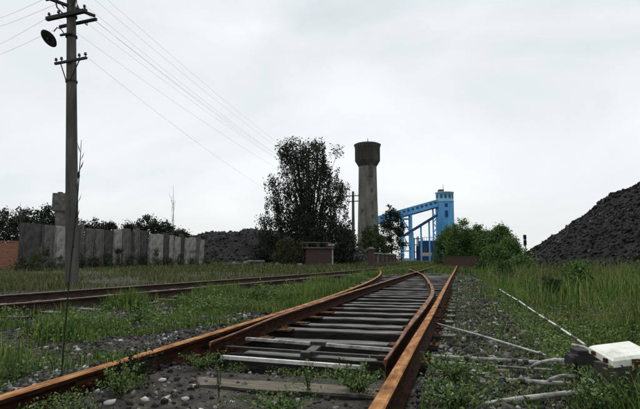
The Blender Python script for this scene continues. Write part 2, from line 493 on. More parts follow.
turnout = thing('railway_turnout', 'rusty railway turnout with open switch blades on black timber sleepers', 'railway track')
ys = np.arange(-4, 95, 0.5)
wob = lambda y, s: (vnoise(np.asarray(y), np.asarray(y) * 0 + s, 3.0) - 0.5) * 0.02
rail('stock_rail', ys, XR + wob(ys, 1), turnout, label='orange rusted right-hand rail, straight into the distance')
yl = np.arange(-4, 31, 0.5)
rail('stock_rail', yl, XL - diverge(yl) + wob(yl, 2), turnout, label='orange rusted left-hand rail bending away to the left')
# straight left rail (blade lies against the stock rail) and curved right rail (blade stands open)
yb = np.concatenate([np.arange(3.35, 9, 0.25), np.arange(9, 95, 0.6)])
off = 0.062 * (1 - smooth((yb - 3.3) / 5.2))
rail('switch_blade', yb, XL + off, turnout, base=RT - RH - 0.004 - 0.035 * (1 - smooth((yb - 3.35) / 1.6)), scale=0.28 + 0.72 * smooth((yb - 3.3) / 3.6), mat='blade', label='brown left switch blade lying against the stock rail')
yb = np.concatenate([np.arange(3.05, 12, 0.25), np.arange(12, 28, 0.5)])
dv = np.interp(yb, [3.05, 5, 7, 8.5, 10, 11.8, 14, 18.4, 22, 28], [0.135, 0.125, 0.125, 0.145, 0.235, 0.375, 0.59, 1.02, 1.60, 2.55])
dv = np.convolve(np.pad(dv, 3, mode='edge'), np.ones(7) / 7, 'valid')
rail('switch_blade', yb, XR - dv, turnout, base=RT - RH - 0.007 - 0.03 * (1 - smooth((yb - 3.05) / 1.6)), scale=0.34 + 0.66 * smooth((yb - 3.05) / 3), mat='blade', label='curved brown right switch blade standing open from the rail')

def sleeper_mesh(length, w, h, seed, chips=6):
    """a weathered timber: rounded, slightly warped bar with split ends"""
    r = random.Random(seed)
    n = 15
    mb = MB()
    vs, fs = [], []
    prof0 = [(-0.5, 0), (0.5, 0), (0.5, 0.955), (0.44, 1.0), (-0.44, 1.0), (-0.5, 0.955)]
    for i in range(n):
        x = -length / 2 + length * i / (n - 1)
        e = 1 if 0 < i < n - 1 else 0.93
        dy = r.uniform(-0.003, 0.003)
        for u, v in prof0:
            vs.append((x + r.uniform(-0.012, 0.012) * (1 - e) * 12, u * w * e + dy + r.uniform(-0.007, 0.002) * (1 if u > 0 else -1), (v - 1) * h + (r.uniform(-0.006, 0.003) if v > 0.5 else 0)))
    k = len(prof0)
    for i in range(n - 1):
        for j in range(k):
            fs.append((i * k + j, (i + 1) * k + j, (i + 1) * k + (j + 1) % k, i * k + (j + 1) % k))
    fs.append(tuple(range(k))); fs.append(tuple(range((n - 1) * k + k - 1, (n - 1) * k - 1, -1)))
    mb.add(vs, fs)
    return mb.mesh('sleeper')
SL = {}
def sleeper(parent, x, y, length, rz=0, mat='timber', z=0.0, chairs=()):
    key = (round(length, 1), mat, random.randrange(3))
    if key not in SL:
        SL[key] = sleeper_mesh(length, 0.20, 0.25, hash(key[0]) % 97 + key[2])
        SL[key].materials.append(M[mat])
        SL[key].materials.append(M['timber_side'])
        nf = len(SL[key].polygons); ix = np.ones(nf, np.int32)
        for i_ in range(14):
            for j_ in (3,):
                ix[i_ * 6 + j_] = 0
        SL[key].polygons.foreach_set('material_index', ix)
    o = link('sleeper', SL[key], None, parent, (x, y, z), (0, random.uniform(-0.006, 0.006), rz))
    for cx in chairs:
        link('tie_plate', CHAIR, None, o, (cx - x, 0, 0.003))
    return o
mbp = MB().box((0, 0, 0.005), (0.25, 0.16, 0.010))
for sx in (-0.088, 0.088):
    for sy in (-0.045, 0.045):
        mbp.box((sx, sy, 0.020), (0.026, 0.026, 0.030), taper=0.7)
CHAIR = mbp.mesh('tie_plate'); CHAIR.materials.append(M['rust_dark'])
y = 3.62
i = 0
while y < 24:
    d = float(diverge(y))
    x_end, x_start = XR + 0.20 + random.uniform(-0.03, 0.06), XL - d - 0.42 + random.uniform(-0.1, 0.08)
    ln, xc = x_end - x_start, (x_end + x_start) / 2
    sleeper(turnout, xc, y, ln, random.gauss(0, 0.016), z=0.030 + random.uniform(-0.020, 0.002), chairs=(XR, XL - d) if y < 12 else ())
    if y < 12:
        pass
    y += random.uniform(0.52, 0.66)
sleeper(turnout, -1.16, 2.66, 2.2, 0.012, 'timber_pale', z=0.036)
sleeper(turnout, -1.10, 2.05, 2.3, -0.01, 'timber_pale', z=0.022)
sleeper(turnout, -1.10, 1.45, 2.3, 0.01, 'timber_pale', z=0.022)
# stretcher bars and their bracket between the blades, and slide plates
def bar_part(name, a, b, w, h, mat, parent):
    return MB().bar(a, b, w, h).build(name, M[mat], parent)
bar_part('stretcher_bar', (-1.60, 3.20, 0.058), (-0.62, 3.145, 0.055), 0.030, 0.022, 'rod_white2', turnout)['label'] = 'white painted rod lying across the track'
bar_part('stretcher_bar', (-1.72, 3.88, 0.072), (-0.50, 3.74, 0.065), 0.028, 0.022, 'pipe_grey', turnout)
bar_part('stretcher_bar', (-1.76, 3.57, 0.055), (-0.46, 3.48, 0.058), 0.026, 0.02, 'steel_dark', turnout)
br = MB().box((-1.08, 3.72, 0.055), (0.07, 0.34, 0.022), 0.06).box((-1.08, 3.80, 0.072), (0.12, 0.05, 0.035), 0.06).box((-1.09, 3.50, 0.03), (0.07, 0.05, 0.07), 0.06)
br.build('bar_bracket', M['steel_dark'], turnout)
for y in np.arange(3.62, 7.2, 0.54):
    MB().box((XR - 0.12, y, 0.034), (0.30, 0.14, 0.014)).build('slide_plate', M['rust_dark'], turnout)
    MB().box((XL + 0.10, y, 0.034), (0.26, 0.14, 0.014)).build('slide_plate', M['rust_dark'], turnout)
for yy in (5.6, 6.7):
    mb = MB().tube([(XR + 0.008, yy, 0.10), (XR + 0.09, yy, 0.10)], 0.011, 6)
    mb.build('bolt', M['rust_dark'], turnout)
fp = MB().box((XR + 0.016, 7.4, RT - 0.062), (0.014, 0.6, 0.062)); fp.build('fishplate', M['rust_dark'], turnout)
fp = MB().box((XL + 0.016, 2.35, RT - 0.062), (0.016, 0.55, 0.062))
for k in range(4):
    fp.tube([(XL + 0.028, 2.15 + k * 0.135, RT - 0.062), (XL + 0.056, 2.15 + k * 0.135, RT - 0.062)], 0.014, 6, smooth=False)
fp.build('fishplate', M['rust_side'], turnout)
# switch-lock foot near the left blade
MB().tube([(-1.96, 3.95, 0.075), (-1.86, 3.63, 0.055)], 0.016, 6).build('lock_rod', M['paint_white'], turnout)

track2 = thing('railway_track', 'second rusty railway track in the grass before the concrete panel fence', 'railway track')
ys = np.arange(-6, 70, 0.5)
lc = left_center(ys)
B2 = RT - RH - 0.02
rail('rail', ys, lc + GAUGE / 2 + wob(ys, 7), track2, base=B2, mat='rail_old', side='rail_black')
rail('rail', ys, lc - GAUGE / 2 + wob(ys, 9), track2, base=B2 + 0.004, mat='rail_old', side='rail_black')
y = 0.6
while y < 26:
    a = math.atan2(float(left_center(y + 0.5) - left_center(y - 0.5)), 1.0)
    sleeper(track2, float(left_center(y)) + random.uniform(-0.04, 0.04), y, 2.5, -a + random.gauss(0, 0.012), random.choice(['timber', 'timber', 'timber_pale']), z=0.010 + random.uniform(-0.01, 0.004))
    y += random.uniform(0.54, 0.62)

# ------------------------------------------------------------------ stones
ico_v, ico_f = None, None
def _ico():
    t = (1 + 5 ** 0.5) / 2
    v = np.array([(-1, t, 0), (1, t, 0), (-1, -t, 0), (1, -t, 0), (0, -1, t), (0, 1, t), (0, -1, -t), (0, 1, -t), (t, 0, -1), (t, 0, 1), (-t, 0, -1), (-t, 0, 1)], float)
    f = np.array([(0, 11, 5), (0, 5, 1), (0, 1, 7), (0, 7, 10), (0, 10, 11), (1, 5, 9), (5, 11, 4), (11, 10, 2), (10, 7, 6), (7, 1, 8), (3, 9, 4), (3, 4, 2), (3, 2, 6), (3, 6, 8), (3, 8, 9), (4, 9, 5), (2, 4, 11), (6, 2, 10), (8, 6, 7), (9, 8, 1)])
    return v / np.linalg.norm(v[0]), f
ico_v, ico_f = _ico()
# crushed-stone chip: a skewed block with chamfered, uneven corners
chip_v = np.array([(-1, -1, -1), (1, -1, -1), (1, 1, -1), (-1, 1, -1), (-0.6, -0.6, 1), (0.6, -0.6, 1), (0.6, 0.6, 1), (-0.6, 0.6, 1)], float) * 0.72
chip_f = np.array([(0, 3, 2, 1), (4, 5, 6, 7), (0, 1, 5, 4), (1, 2, 6, 5), (2, 3, 7, 6), (3, 0, 4, 7)])
def rand_rot(n):
    q = rng.normal(size=(n, 4)); q /= np.linalg.norm(q, axis=1, keepdims=True)
    w, x, y, z = q.T
    return np.stack([1 - 2 * (y * y + z * z), 2 * (x * y - z * w), 2 * (x * z + y * w), 2 * (x * y + z * w), 1 - 2 * (x * x + z * z), 2 * (y * z - x * w), 2 * (x * z - y * w), 2 * (y * z + x * w), 1 - 2 * (x * x + y * y)], -1).reshape(n, 3, 3)
def stones(name, pos, size, mat, parent=None, rough=0.36, flat=0.7):
    n = len(pos)
    v = np.repeat(chip_v[None], n, 0) + rng.uniform(-rough, rough, (n, 8, 3))
    v *= np.stack([rng.uniform(0.7, 1.25, n), rng.uniform(0.6, 1.0, n), rng.uniform(flat * 0.7, flat * 1.2, n)], -1)[:, None]
    rot = rand_rot(n)
    flatrot = rng.uniform(0, 6.28, n)
    cz, sz = np.cos(flatrot), np.sin(flatrot)
    Rz = np.zeros((n, 3, 3)); Rz[:, 0, 0] = cz; Rz[:, 0, 1] = -sz; Rz[:, 1, 0] = sz; Rz[:, 1, 1] = cz; Rz[:, 2, 2] = 1
    use = np.where((rng.random(n) < 0.5)[:, None, None], rot, Rz)
    v = np.einsum('nij,nkj->nki', use, v) * size[:, None, None] + pos[:, None]
    f = (chip_f[None] + np.arange(n)[:, None, None] * 8).reshape(-1, 4)
    return link(name, np_mesh(name, v.reshape(-1, 3), [f]), mat, parent)

def depth_samples(n, y0, y1, p=1.3):
    """distances along the track, thinning out with distance"""
    u = rng.random(n)
    a, b = y0 ** (1 - p), y1 ** (1 - p)
    return (a + u * (b - a)) ** (1 / (1 - p))
def in_view(x, y, m=60):
    c, s = math.cos(YAW), math.sin(YAW)
    xc, yc = x * c + y * s, -x * s + y * c
    return (yc > 0.8) & (np.abs(xc / np.maximum(yc, 0.1)) < (320 + m) / FPX)

# ballast: pale path right of the track, strip left of it, second track bed, sleeper cribs
def ballast_density(x, y):
    d = np.zeros_like(x)
    edge = np.interp(y, [1, 4, 8, 14, 25, 40], [0.75, 0.75, 1.2, 1.7, 1.8, 1.6])
    d = np.where((x > XR + 0.1) & (x < edge), 0.85, d)
    lc_ = left_center(y)
    d = np.where(np.abs(x - lc_) < 1.5, 0.75, d)
    lr = XL - diverge(y)
    d = np.where((x < lr) & (x > lc_ + 1.3), 0.20 + 0.28 * (x > lr - 0.8) + 0.3 * (fbm(x, y, 0.9, 2, 4.4) > 0.55), d)
    d = np.where((x > lr) & (x < XR), np.where(y < 3.3, 0.03, 0.14), d)
    d = np.where((x < lr + 0.42) & (x > lr + 0.05) & (y < 3.6), 0.13, d)
    return d
n = 170000
yy = depth_samples(n, 1.2, 32, 1.8)
xx = rng.uniform(-9, 2.2, n)
keep = in_view(xx, yy) & (rng.random(n) < ballast_density(xx, yy))
xx, yy = xx[keep], yy[keep]
sz = rng.gamma(2.2, 0.0058, len(xx)) + 0.006
sz = np.minimum(np.clip(sz * 0.78, 0.005, 0.036), np.where((xx < XR) & (yy < 5), 0.022, 0.036)) * (1 + 0.03 * yy)
tag(stones('gravel', np.stack([xx, yy, ground_z(xx, yy) + sz * 0.2], -1), sz, M['stone']), 'grey ballast gravel scattered along and between the tracks', 'gravel', kind='stuff')
n = 60000
yy = depth_samples(n, 1.2, 16, 1.7); xx = rng.uniform(-5, 1.5, n)
keep = in_view(xx, yy) & (rng.random(n) < 0.8)
xx, yy = xx[keep], yy[keep]
keep = ~((yy < 3.3) & (xx > XL) & (xx < XR) & (rng.random(len(xx)) < 0.5))
xx, yy = xx[keep], yy[keep]
sz = np.clip(rng.gamma(2.2, 0.0026, len(xx)) + 0.0025, 0.0025, 0.016) * np.where((yy < 3.3) & (xx > XL) & (xx < XR), 0.6, 1.0)
tag(stones('cinder_grit', np.stack([xx, yy, ground_z(xx, yy) + sz * 0.15], -1), sz, M['cinder']), 'fine black cinders and coal grit between sleepers and stones', 'cinders', kind='stuff')
# single pale stones one can pick out
def single_stone(x, y, s, label, group=None, seed=0):
    r = np.random.default_rng(seed)
    s *= 0.78
    v = ico_v * (1 + r.uniform(-0.25, 0.25, (12, 1))) * np.array([1.15, 0.85, 0.55]) * s
    a = r.uniform(0, 6.28)
    v = np.stack([v[:, 0] * math.cos(a) - v[:, 1] * math.sin(a), v[:, 0] * math.sin(a) + v[:, 1] * math.cos(a), v[:, 2]], -1)
    o = link('stone', np_mesh('stone', v, [ico_f]), M['stone_pale'], None, (x, y, float(ground_z(x, y)) + s * 0.25))
    return tag(o, label, 'stone', group)
pale = [(-2.62, 2.55, 0.030), (-2.30, 2.72, 0.034), (-2.95, 3.10, 0.030), (-2.70, 3.35, 0.034), (-3.15, 3.62, 0.036), (-2.45, 3.50, 0.028), (-3.35, 3.05, 0.030), (-2.10, 2.42, 0.022),
        (-3.05, 4.05, 0.034), (-2.62, 4.10, 0.032), (-3.6, 4.4, 0.036), (-2.35, 4.6, 0.030)]
for k, (x, y, s) in enumerate(pale):
    single_stone(x, y, s, 'pale loose stone lying in the gravel left of the near rail', 'pale stones beside the left rail', 30 + k)
pale = [(-1.52, 2.22, 0.030), (-1.36, 2.33, 0.026), (-1.20, 2.20, 0.024), (-1.60, 2.06, 0.036), (-1.12, 2.36, 0.020), (-0.92, 2.42, 0.022), (-1.62, 2.52, 0.028), (-1.44, 2.56, 0.024)]
for k, (x, y, s) in enumerate(pale):
    single_stone(x, y, s, 'pale loose stone on the dark soil between the near rails', 'pale stones between the near rails', 60 + k)
pale = [(0.25, 4.4, 0.036), (0.45, 4.9, 0.040), (0.12, 5.3, 0.036), (0.62, 5.5, 0.045), (0.35, 6.2, 0.045), (0.75, 6.6, 0.05), (0.2, 3.9, 0.03), (0.5, 7.4, 0.05), (0.9, 7.9, 0.055), (0.55, 4.2, 0.036)]
for k, (x, y, s) in enumerate(pale):
    single_stone(x, y, s, 'pale ballast stone on the gravel path right of the track', 'pale stones on the gravel path', 90 + k)

# ------------------------------------------------------------------ grass
def blades(name, x, y, h, w, mat, lean=0.35, z=None):
    n = len(x)
    z = ground_z(x, y) - 0.01 if z is None else z
    a = rng.uniform(0, 2 * np.pi, n)                      # facing
    b = rng.uniform(0, 2 * np.pi, n)                      # bend direction
    l = np.abs(rng.normal(0, lean, n)) * h
    base = np.stack([x, y, z], -1)
    side = np.stack([np.cos(a), np.sin(a), np.zeros(n)], -1) * (w / 2)[:, None]
    bend = np.stack([np.cos(b), np.sin(b), np.zeros(n)], -1)
    up = np.array([0, 0, 1.0])
    mid = base + bend * (l * 0.28)[:, None] + up * (h * 0.58)[:, None]
    tip = base + bend * l[:, None] + up * (h * np.sqrt(np.clip(1 - 0.35 * (l / h) ** 2, 0.2, 1)))[:, None]
    v = np.stack([base - side, base + side, mid + side * 0.8, mid - side * 0.8, tip], 1).reshape(-1, 3)
    i0 = np.arange(n) * 5
    q = np.stack([i0, i0 + 1, i0 + 2, i0 + 3], -1)
    t = np.stack([i0 + 3, i0 + 2, i0 + 4], -1)
    return link(name, np_mesh(name, v, [q, t]), mat)
def leaf_quads(pos, size, nrm=None, aspect=0.5):
    """diamond leaves with random attitude"""
    n = len(pos)
    Rm = rand_rot(n)
    if nrm is not None:                                    # bias to face up
        d = Rm[:, :, 2]
        flip = d[:, 2] < 0
        Rm[flip] = -Rm[flip]
    u, v, w = Rm[:, :, 0], Rm[:, :, 1], Rm[:, :, 2]
    s = size[:, None]
    pts = np.stack([pos - u * s * 0.5, pos + v * s * aspect * 0.5 + w * s * 0.06, pos + u * s * 0.5, pos - v * s * aspect * 0.5 + w * s * 0.06], 1).reshape(-1, 3)
    i0 = np.arange(n) * 4
    return pts, np.stack([i0, i0 + 1, i0 + 2, i0 + 3], -1)

def zone(n, y0, y1, x0, x1, p, fn, m=70):
    yy = depth_samples(n, y0, y1, p)
    xx = rng.uniform(0, 1, n)
    a = x0(yy) if callable(x0) else np.full(n, float(x0))
    b = x1(yy) if callable(x1) else np.full(n, float(x1))
    xx = a + xx * (b - a)
    k = in_view(xx, yy, m) & (rng.random(n) < fn(xx, yy))
    return xx[k], yy[k]
left_rail_x = lambda y: XL - diverge(y)

# strip between the two tracks
def dens(x, y):
    lc_, lr = left_center(y) + 1.05, left_rail_x(y) - 0.12
    u = (x - lc_) / np.maximum(lr - lc_, 0.3)              # 0 at the far track, 1 at the near rail
    prof = np.interp(u, [0, 0.05, 0.5, 0.66, 0.85, 1.0], [0.30, 0.85, 1.0, 0.85, 0.65, 0.75])
    prof = np.where(y < 3.9, prof * np.interp(y, [2, 3.2, 4.5], [0.28, 0.30, 0.75]), prof)
    return np.clip(prof * np.interp(fbm(x, y, 0.75, 3, 1.7), [0.38, 0.5, 0.62], [0.0, 0.45, 1.1]), 0, 1)
x, y = zone(250000, 1.9, 30, lambda y: left_center(y) + 1.0, lambda y: left_rail_x(y) - 0.12, 1.5, dens)
big = fbm(x, y, 0.9, 2, 6.3)
h = rng.uniform(0.05, 0.17, len(x)) * np.interp(big, [0.3, 0.5, 0.68], [0.4, 0.95, 2.1])
m1 = rng.random(len(x)) < 0.90
w = rng.uniform(0.004, 0.009, len(x)) * (1 + 0.05 * y)
tag(blades('grass', x[m1], y[m1], h[m1], w[m1], M['grass']), 'green grass growing between the two tracks', 'grass', kind='stuff')
tag(blades('dry_grass', x[~m1], y[~m1], h[~m1] * 1.15, w[~m1] * 0.7, M['grass_dry'], lean=0.6), 'pale dry stalks among the grass between the tracks', 'grass', kind='stuff')
# broad-leaved ground weeds in the same strip
x, y = zone(190000, 1.9, 26, lambda y: left_center(y) + 1.0, lambda y: left_rail_x(y) - 0.1, 1.6, lambda x, y: dens(x, y) * (fbm(x, y, 0.5, 2, 9.1) > 0.5))
pts, q = leaf_quads(np.stack([x, y, ground_z(x, y) + rng.uniform(0.005, 0.15, len(x)) * np.interp(fbm(x, y, 0.6, 2, 31.0), [0.3, 0.7], [0.4, 1.6])], -1), rng.uniform(0.010, 0.030, len(x)) * (1 + 0.06 * y), True, 0.55)
tag(link('ground_weeds', np_mesh('ground_weeds', pts, [q]), M['weed']), 'low leafy weeds among the grass between the tracks', 'weeds', kind='stuff')

# inside the turnout: clumps far along, sparse sprigs near
def dens(x, y):
    f = np.interp(y, [3, 8, 10, 14, 22, 40], [0.10, 0.12, 0.25, 0.60, 0.85, 1.0])
    dr = XR - np.interp(y, [8.5, 10, 11.8, 14, 18.4, 22, 28], [0.145, 0.235, 0.375, 0.59, 1.02, 1.6, 2.5])
    f = np.where((y > 9.5) & (x < dr - 0.1) & (x > dr - 0.75), np.maximum(f, 0.95), f)
    return np.clip(f * np.interp(fbm(x, y, 0.9, 3, 2.7), [0.35, 0.5, 0.6], [0.1, 0.8, 1.1]), 0, 1)
x, y = zone(60000, 3.3, 45, lambda y: left_rail_x(y) + 0.1, XR - 0.06, 1.25, dens)
h = rng.uniform(0.06, 0.20, len(x)) * np.interp(y, [3, 14, 40], [0.8, 1.15, 1.5])
tag(blades('grass', x, y, h, rng.uniform(0.005, 0.010, len(x)) * (1 + 0.05 * y), M['grass'], z=ground_z(x, y)), 'grass tufts growing between the rails of the turnout', 'grass', kind='stuff')

# low sprigs in the soil between the near rails, thickest along the left rail
n = 60000
x, y = rng.uniform(XL + 0.04, XR - 0.05, n), rng.uniform(1.7, 3.5, n)
p_ = np.clip((fbm(x, y, 0.28, 2, 41.0) - 0.52) * 6, 0, 1) * np.where(x < XL + 0.42, 1.0, 0.30)
k = rng.random(n) < p_ * 0.55
x, y = x[k], y[k]
pts, q = leaf_quads(np.stack([x, y, ground_z(x, y) + rng.uniform(0.003, 0.055, len(x))], -1), rng.uniform(0.008, 0.020, len(x)), True, 0.5)
tag(link('ground_weeds', np_mesh('ground_weeds', pts, [q]), M['weed']), 'low leafy sprigs in the soil between the near rails', 'weeds', kind='stuff')

# tall grass on the right bank, up to the foot of the coal heap
path_edge = lambda y: np.interp(y, [1, 3, 4.2, 6, 9, 14, 25, 60], [0.66, 0.60, 0.60, 0.62, 0.58, 0.52, 0.46, 0.4])
def dens(x, y):
    e = path_edge(y)
    return np.clip(smooth((x - e) / 0.35) * 0.92 + 0.08 + 0.25 * (fbm(x, y, 0.45, 2, 15.1) > 0.58), 0, 1) * np.interp(fbm(x, y, 1.3, 3, 3.1), [0.25, 0.5], [0.55, 1.0])
x, y = zone(250000, 2.0, 55, lambda y: np.full_like(y, XR + 0.12), lambda y: 1.4 + 0.80 * y, 1.45, dens)
tall = 0.6 * fbm(x, y, 2.2, 3, 7.7) + 0.4 * vnoise(x, y, 0.45, 3.3)
h = rng.gamma(6, 1 / 6, len(x)) * np.interp(tall, [0.3, 0.5, 0.68], [0.06, 0.17, 0.36]) * np.interp(x - path_edge(y), [-0.3, 0, 0.5, 3], [0.30, 0.6, 1.0, 1.15])
h = np.clip(h, 0.05, 0.62) * np.interp(y, [2, 3.2, 5, 20], [0.55, 0.72, 1.0, 1.25])
w = rng.uniform(0.004, 0.009, len(x)) * (1 + 0.06 * y)
dry = ((fbm(x, y, 2.6, 2, 12.4) > 0.58) | (np.hypot(x - 2.0, (y - 4.9) * 0.8) < 0.55)) & (rng.random(len(x)) < 0.6) | (rng.random(len(x)) < 0.06)
tag(blades('grass', x[~dry], y[~dry], h[~dry], w[~dry], M['grass'], lean=0.42), 'tall green grass on the bank right of the track', 'grass', kind='stuff')
tag(blades('dry_grass', x[dry], y[dry], h[dry] * 1.1, w[dry], M['grass_dry'], lean=0.42), 'yellowed dry grass stalks among the tall bank grass', 'grass', kind='stuff')

x, y = zone(230000, 1.9, 26, lambda y: np.full_like(y, XR + 0.12), lambda y: 1.4 + 0.6 * y, 1.5, lambda x, y: np.where(x > path_edge(y) - 0.1, 0.9, 0.16) * (fbm(x, y, 0.6, 2, 19.1) > 0.43))
pts, q = leaf_quads(np.stack([x, y, ground_z(x, y) + rng.uniform(0.005, 0.20, len(x)) * np.where(x > path_edge(y) - 0.1, 1, 0.3)], -1), rng.uniform(0.009, 0.024, len(x)) * (1 + 0.07 * y), True, 0.5)
tag(link('ground_weeds', np_mesh('ground_weeds', pts, [q]), M['weed']), 'low leafy weeds among the bank grass and gravel path', 'weeds', kind='stuff')
x, y = rng.uniform(0.42, 1.15, 5200), rng.uniform(1.6, 2.30, 5200)
tag(blades('grass', x, y, rng.gamma(7, 1 / 7, 5200) * 0.13 * (0.4 + 1.1 * vnoise(x, y, 0.14, 4.4)), rng.uniform(0.002, 0.0045, 5200), M['grass'], lean=0.5), 'grass tuft in front of the white-lidded machine box', 'grass', kind='stuff')
# beyond the second track, up to the fence
def dens(x, y):
    return np.interp(fbm(x, y, 1.6, 3, 5.5), [0.36, 0.55], [0.15, 0.8])
x, y = zone(110000, 4.0, 60, lambda y: left_center(y) - 2.0 - 0.95 * y, lambda y: left_center(y) - 1.1, 1.3, dens)
h = rng.uniform(0.04, 0.17, len(x)) * np.interp(fbm(x, y, 2.5, 2, 8.8), [0.3, 0.7], [0.5, 1.8])
m1 = rng.random(len(x)) < 0.5
w = rng.uniform(0.006, 0.012, len(x)) * (1 + 0.06 * y)
tag(blades('grass', x[m1], y[m1], h[m1], w[m1], M['grass_dark']), 'green grass between the second track and the fence', 'grass', kind='stuff')
tag(blades('dry_grass', x[~m1], y[~m1], h[~m1], w[~m1], M['grass_dry']), 'yellowish dry grass between the second track and the fence', 'grass', kind='stuff')
# far ground beyond the turnout
x, y = zone(60000, 22, 110, lambda y: -3.5 - 0.62 * y, lambda y: 3 + 0.4 * y, 1.3, lambda x, y: np.interp(fbm(x, y, 4, 3, 1.1), [0.3, 0.5], [0.5, 1.0]))
h = rng.uniform(0.10, 0.34, len(x)) * np.interp(y, [22, 40, 110], [0.7, 1.0, 1.3])
w = rng.uniform(0.02, 0.05, len(x)) * (1 + 0.02 * y)
m1 = rng.random(len(x)) < 0.65
tag(blades('grass', x[m1], y[m1], h[m1], w[m1], M['grass_dark']), 'far grass covering the yard beyond the turnout', 'grass', kind='stuff')
tag(blades('dry_grass', x[~m1], y[~m1], h[~m1], w[~m1], M['grass_dry']), 'yellowish stalks in the far grass beyond the turnout', 'grass', kind='stuff')

# ------------------------------------------------------------------ single weeds in the foreground
def weed(label, x, y, height, spread, nstem, nleaf, leaf, mat='weed', group=None, seed=0):
    global rng
    r = np.random.default_rng(seed)
    g = float(ground_z(x, y))
    t = thing('weed', label, 'weed', (x, y, g), 0, group)
    st = MB()
    pos, sizes = [], []
    for s in range(nstem):
        a = r.uniform(0, 6.28)
        k = r.uniform(0.3, 1.0) * spread
        hh = height * r.uniform(0.55, 1.0)
        p = [np.array((math.cos(a) * k * u ** 1.4, math.sin(a) * k * u ** 1.4, hh * u)) for u in (0, 0.35, 0.7, 1.0)]
        st.tube(p, [0.0028, 0.0022, 0.0016, 0.0008], 4)
        for l in range(nleaf):
            u = r.uniform(0.15, 1.0)
            c = np.array((math.cos(a) * k * u ** 1.4, math.sin(a) * k * u ** 1.4, hh * u))
            pos.append(c + r.normal(0, leaf * 0.5, 3))
            sizes.append(leaf * r.uniform(0.6, 1.3))
    old = rng; rng = r
    pts, q = leaf_quads(np.array(pos), np.array(sizes), True, 0.5)
    rng = old
    pts[:, 2] = np.maximum(pts[:, 2], 0.004)
    st.build('stem', M['weed_dark'], t)
    link('leaves', np_mesh('leaves', pts, [q]), M[mat], t)
    return t
weed('bushy bright green weed growing against the right-hand rail', -0.54, 2.66, 0.17, 0.19, 24, 34, 0.022, seed=1)
weed('low leafy weed at the bottom edge of the picture between the rails', -0.80, 2.20, 0.12, 0.17, 18, 32, 0.020, seed=2)
weed('thin upright weed beside the white rod between the rails', -0.80, 2.62, 0.19, 0.06, 5, 18, 0.018, seed=3)
weed('slender upright weed in the soil left of the pale sleeper', -1.22, 2.42, 0.24, 0.04, 3, 22, 0.016, seed=4)
weed('dark bushy weed under the left rail beside the tall stalk', -1.72, 2.45, 0.17, 0.15, 12, 22, 0.026, 'weed_dark', seed=5)
weed('grey-green leafy weed among stones beside the left rail', -1.58, 2.92, 0.12, 0.17, 18, 30, 0.018, seed=6)
weed('grey-green weed beside the white lock rod', -1.60, 3.28, 0.12, 0.16, 18, 30, 0.018, seed=7)
weed('broad leafy weed beside the right rail below the point rods', -0.08, 2.84, 0.16, 0.22, 26, 34, 0.020, seed=8)
weed('leafy weed at the bottom edge right of the right rail', -0.04, 2.40, 0.14, 0.21, 24, 34, 0.020, seed=9)
weed('small sprig growing between the two white point rods', 0.15, 3.30, 0.11, 0.12, 8, 18, 0.020, seed=10)
weed('round green weed in the gravel near the second track', -3.7, 5.2, 0.26, 0.24, 18, 28, 0.036, seed=11)
weed('tall leafy weed in the grass strip beside the left rail bend', -3.35, 8.2, 0.40, 0.30, 18, 30, 0.05, seed=12)
weed('dark leafy weed on the bank in front of the white box', 0.68, 2.26, 0.25, 0.13, 22, 30, 0.022, 'weed', seed=13)
weed('leafy weed right of the white box on the bank', 1.02, 2.60, 0.22, 0.16, 14, 26, 0.028, seed=14)
weed('yellow-green weed hanging over the left rail', -1.98, 2.20, 0.14, 0.11, 8, 20, 0.020, seed=15)

weed('dense dark weed below the white rods at the bottom right', 0.52, 2.46, 0.22, 0.17, 18, 30, 0.022, 'weed', seed=16)
weed('grassy leafy weed at the bottom right corner of the picture', 0.78, 2.02, 0.20, 0.18, 16, 28, 0.024, seed=17)
weed('leafy weed at the bottom edge below the thick grey pipe', 0.40, 2.16, 0.15, 0.18, 16, 26, 0.024, seed=18)
weed('large leafy weed overhanging the left rail at the bottom left corner', -2.02, 1.78, 0.17, 0.17, 14, 24, 0.024, seed=19)
weed('bushy weed inside the left rail near the fishplate', -1.64, 2.18, 0.16, 0.15, 20, 32, 0.018, seed=20)
weed('pale green weed on the gravel left of the stalk', -2.45, 2.35, 0.15, 0.16, 12, 24, 0.024, seed=23)
weed('upright leafy weed standing directly before the white lid', 0.60, 2.30, 0.24, 0.10, 20, 32, 0.020, seed=27)
weed('leafy weed before the right corner of the white lid', 0.76, 2.30, 0.13, 0.10, 20, 32, 0.020, seed=28)
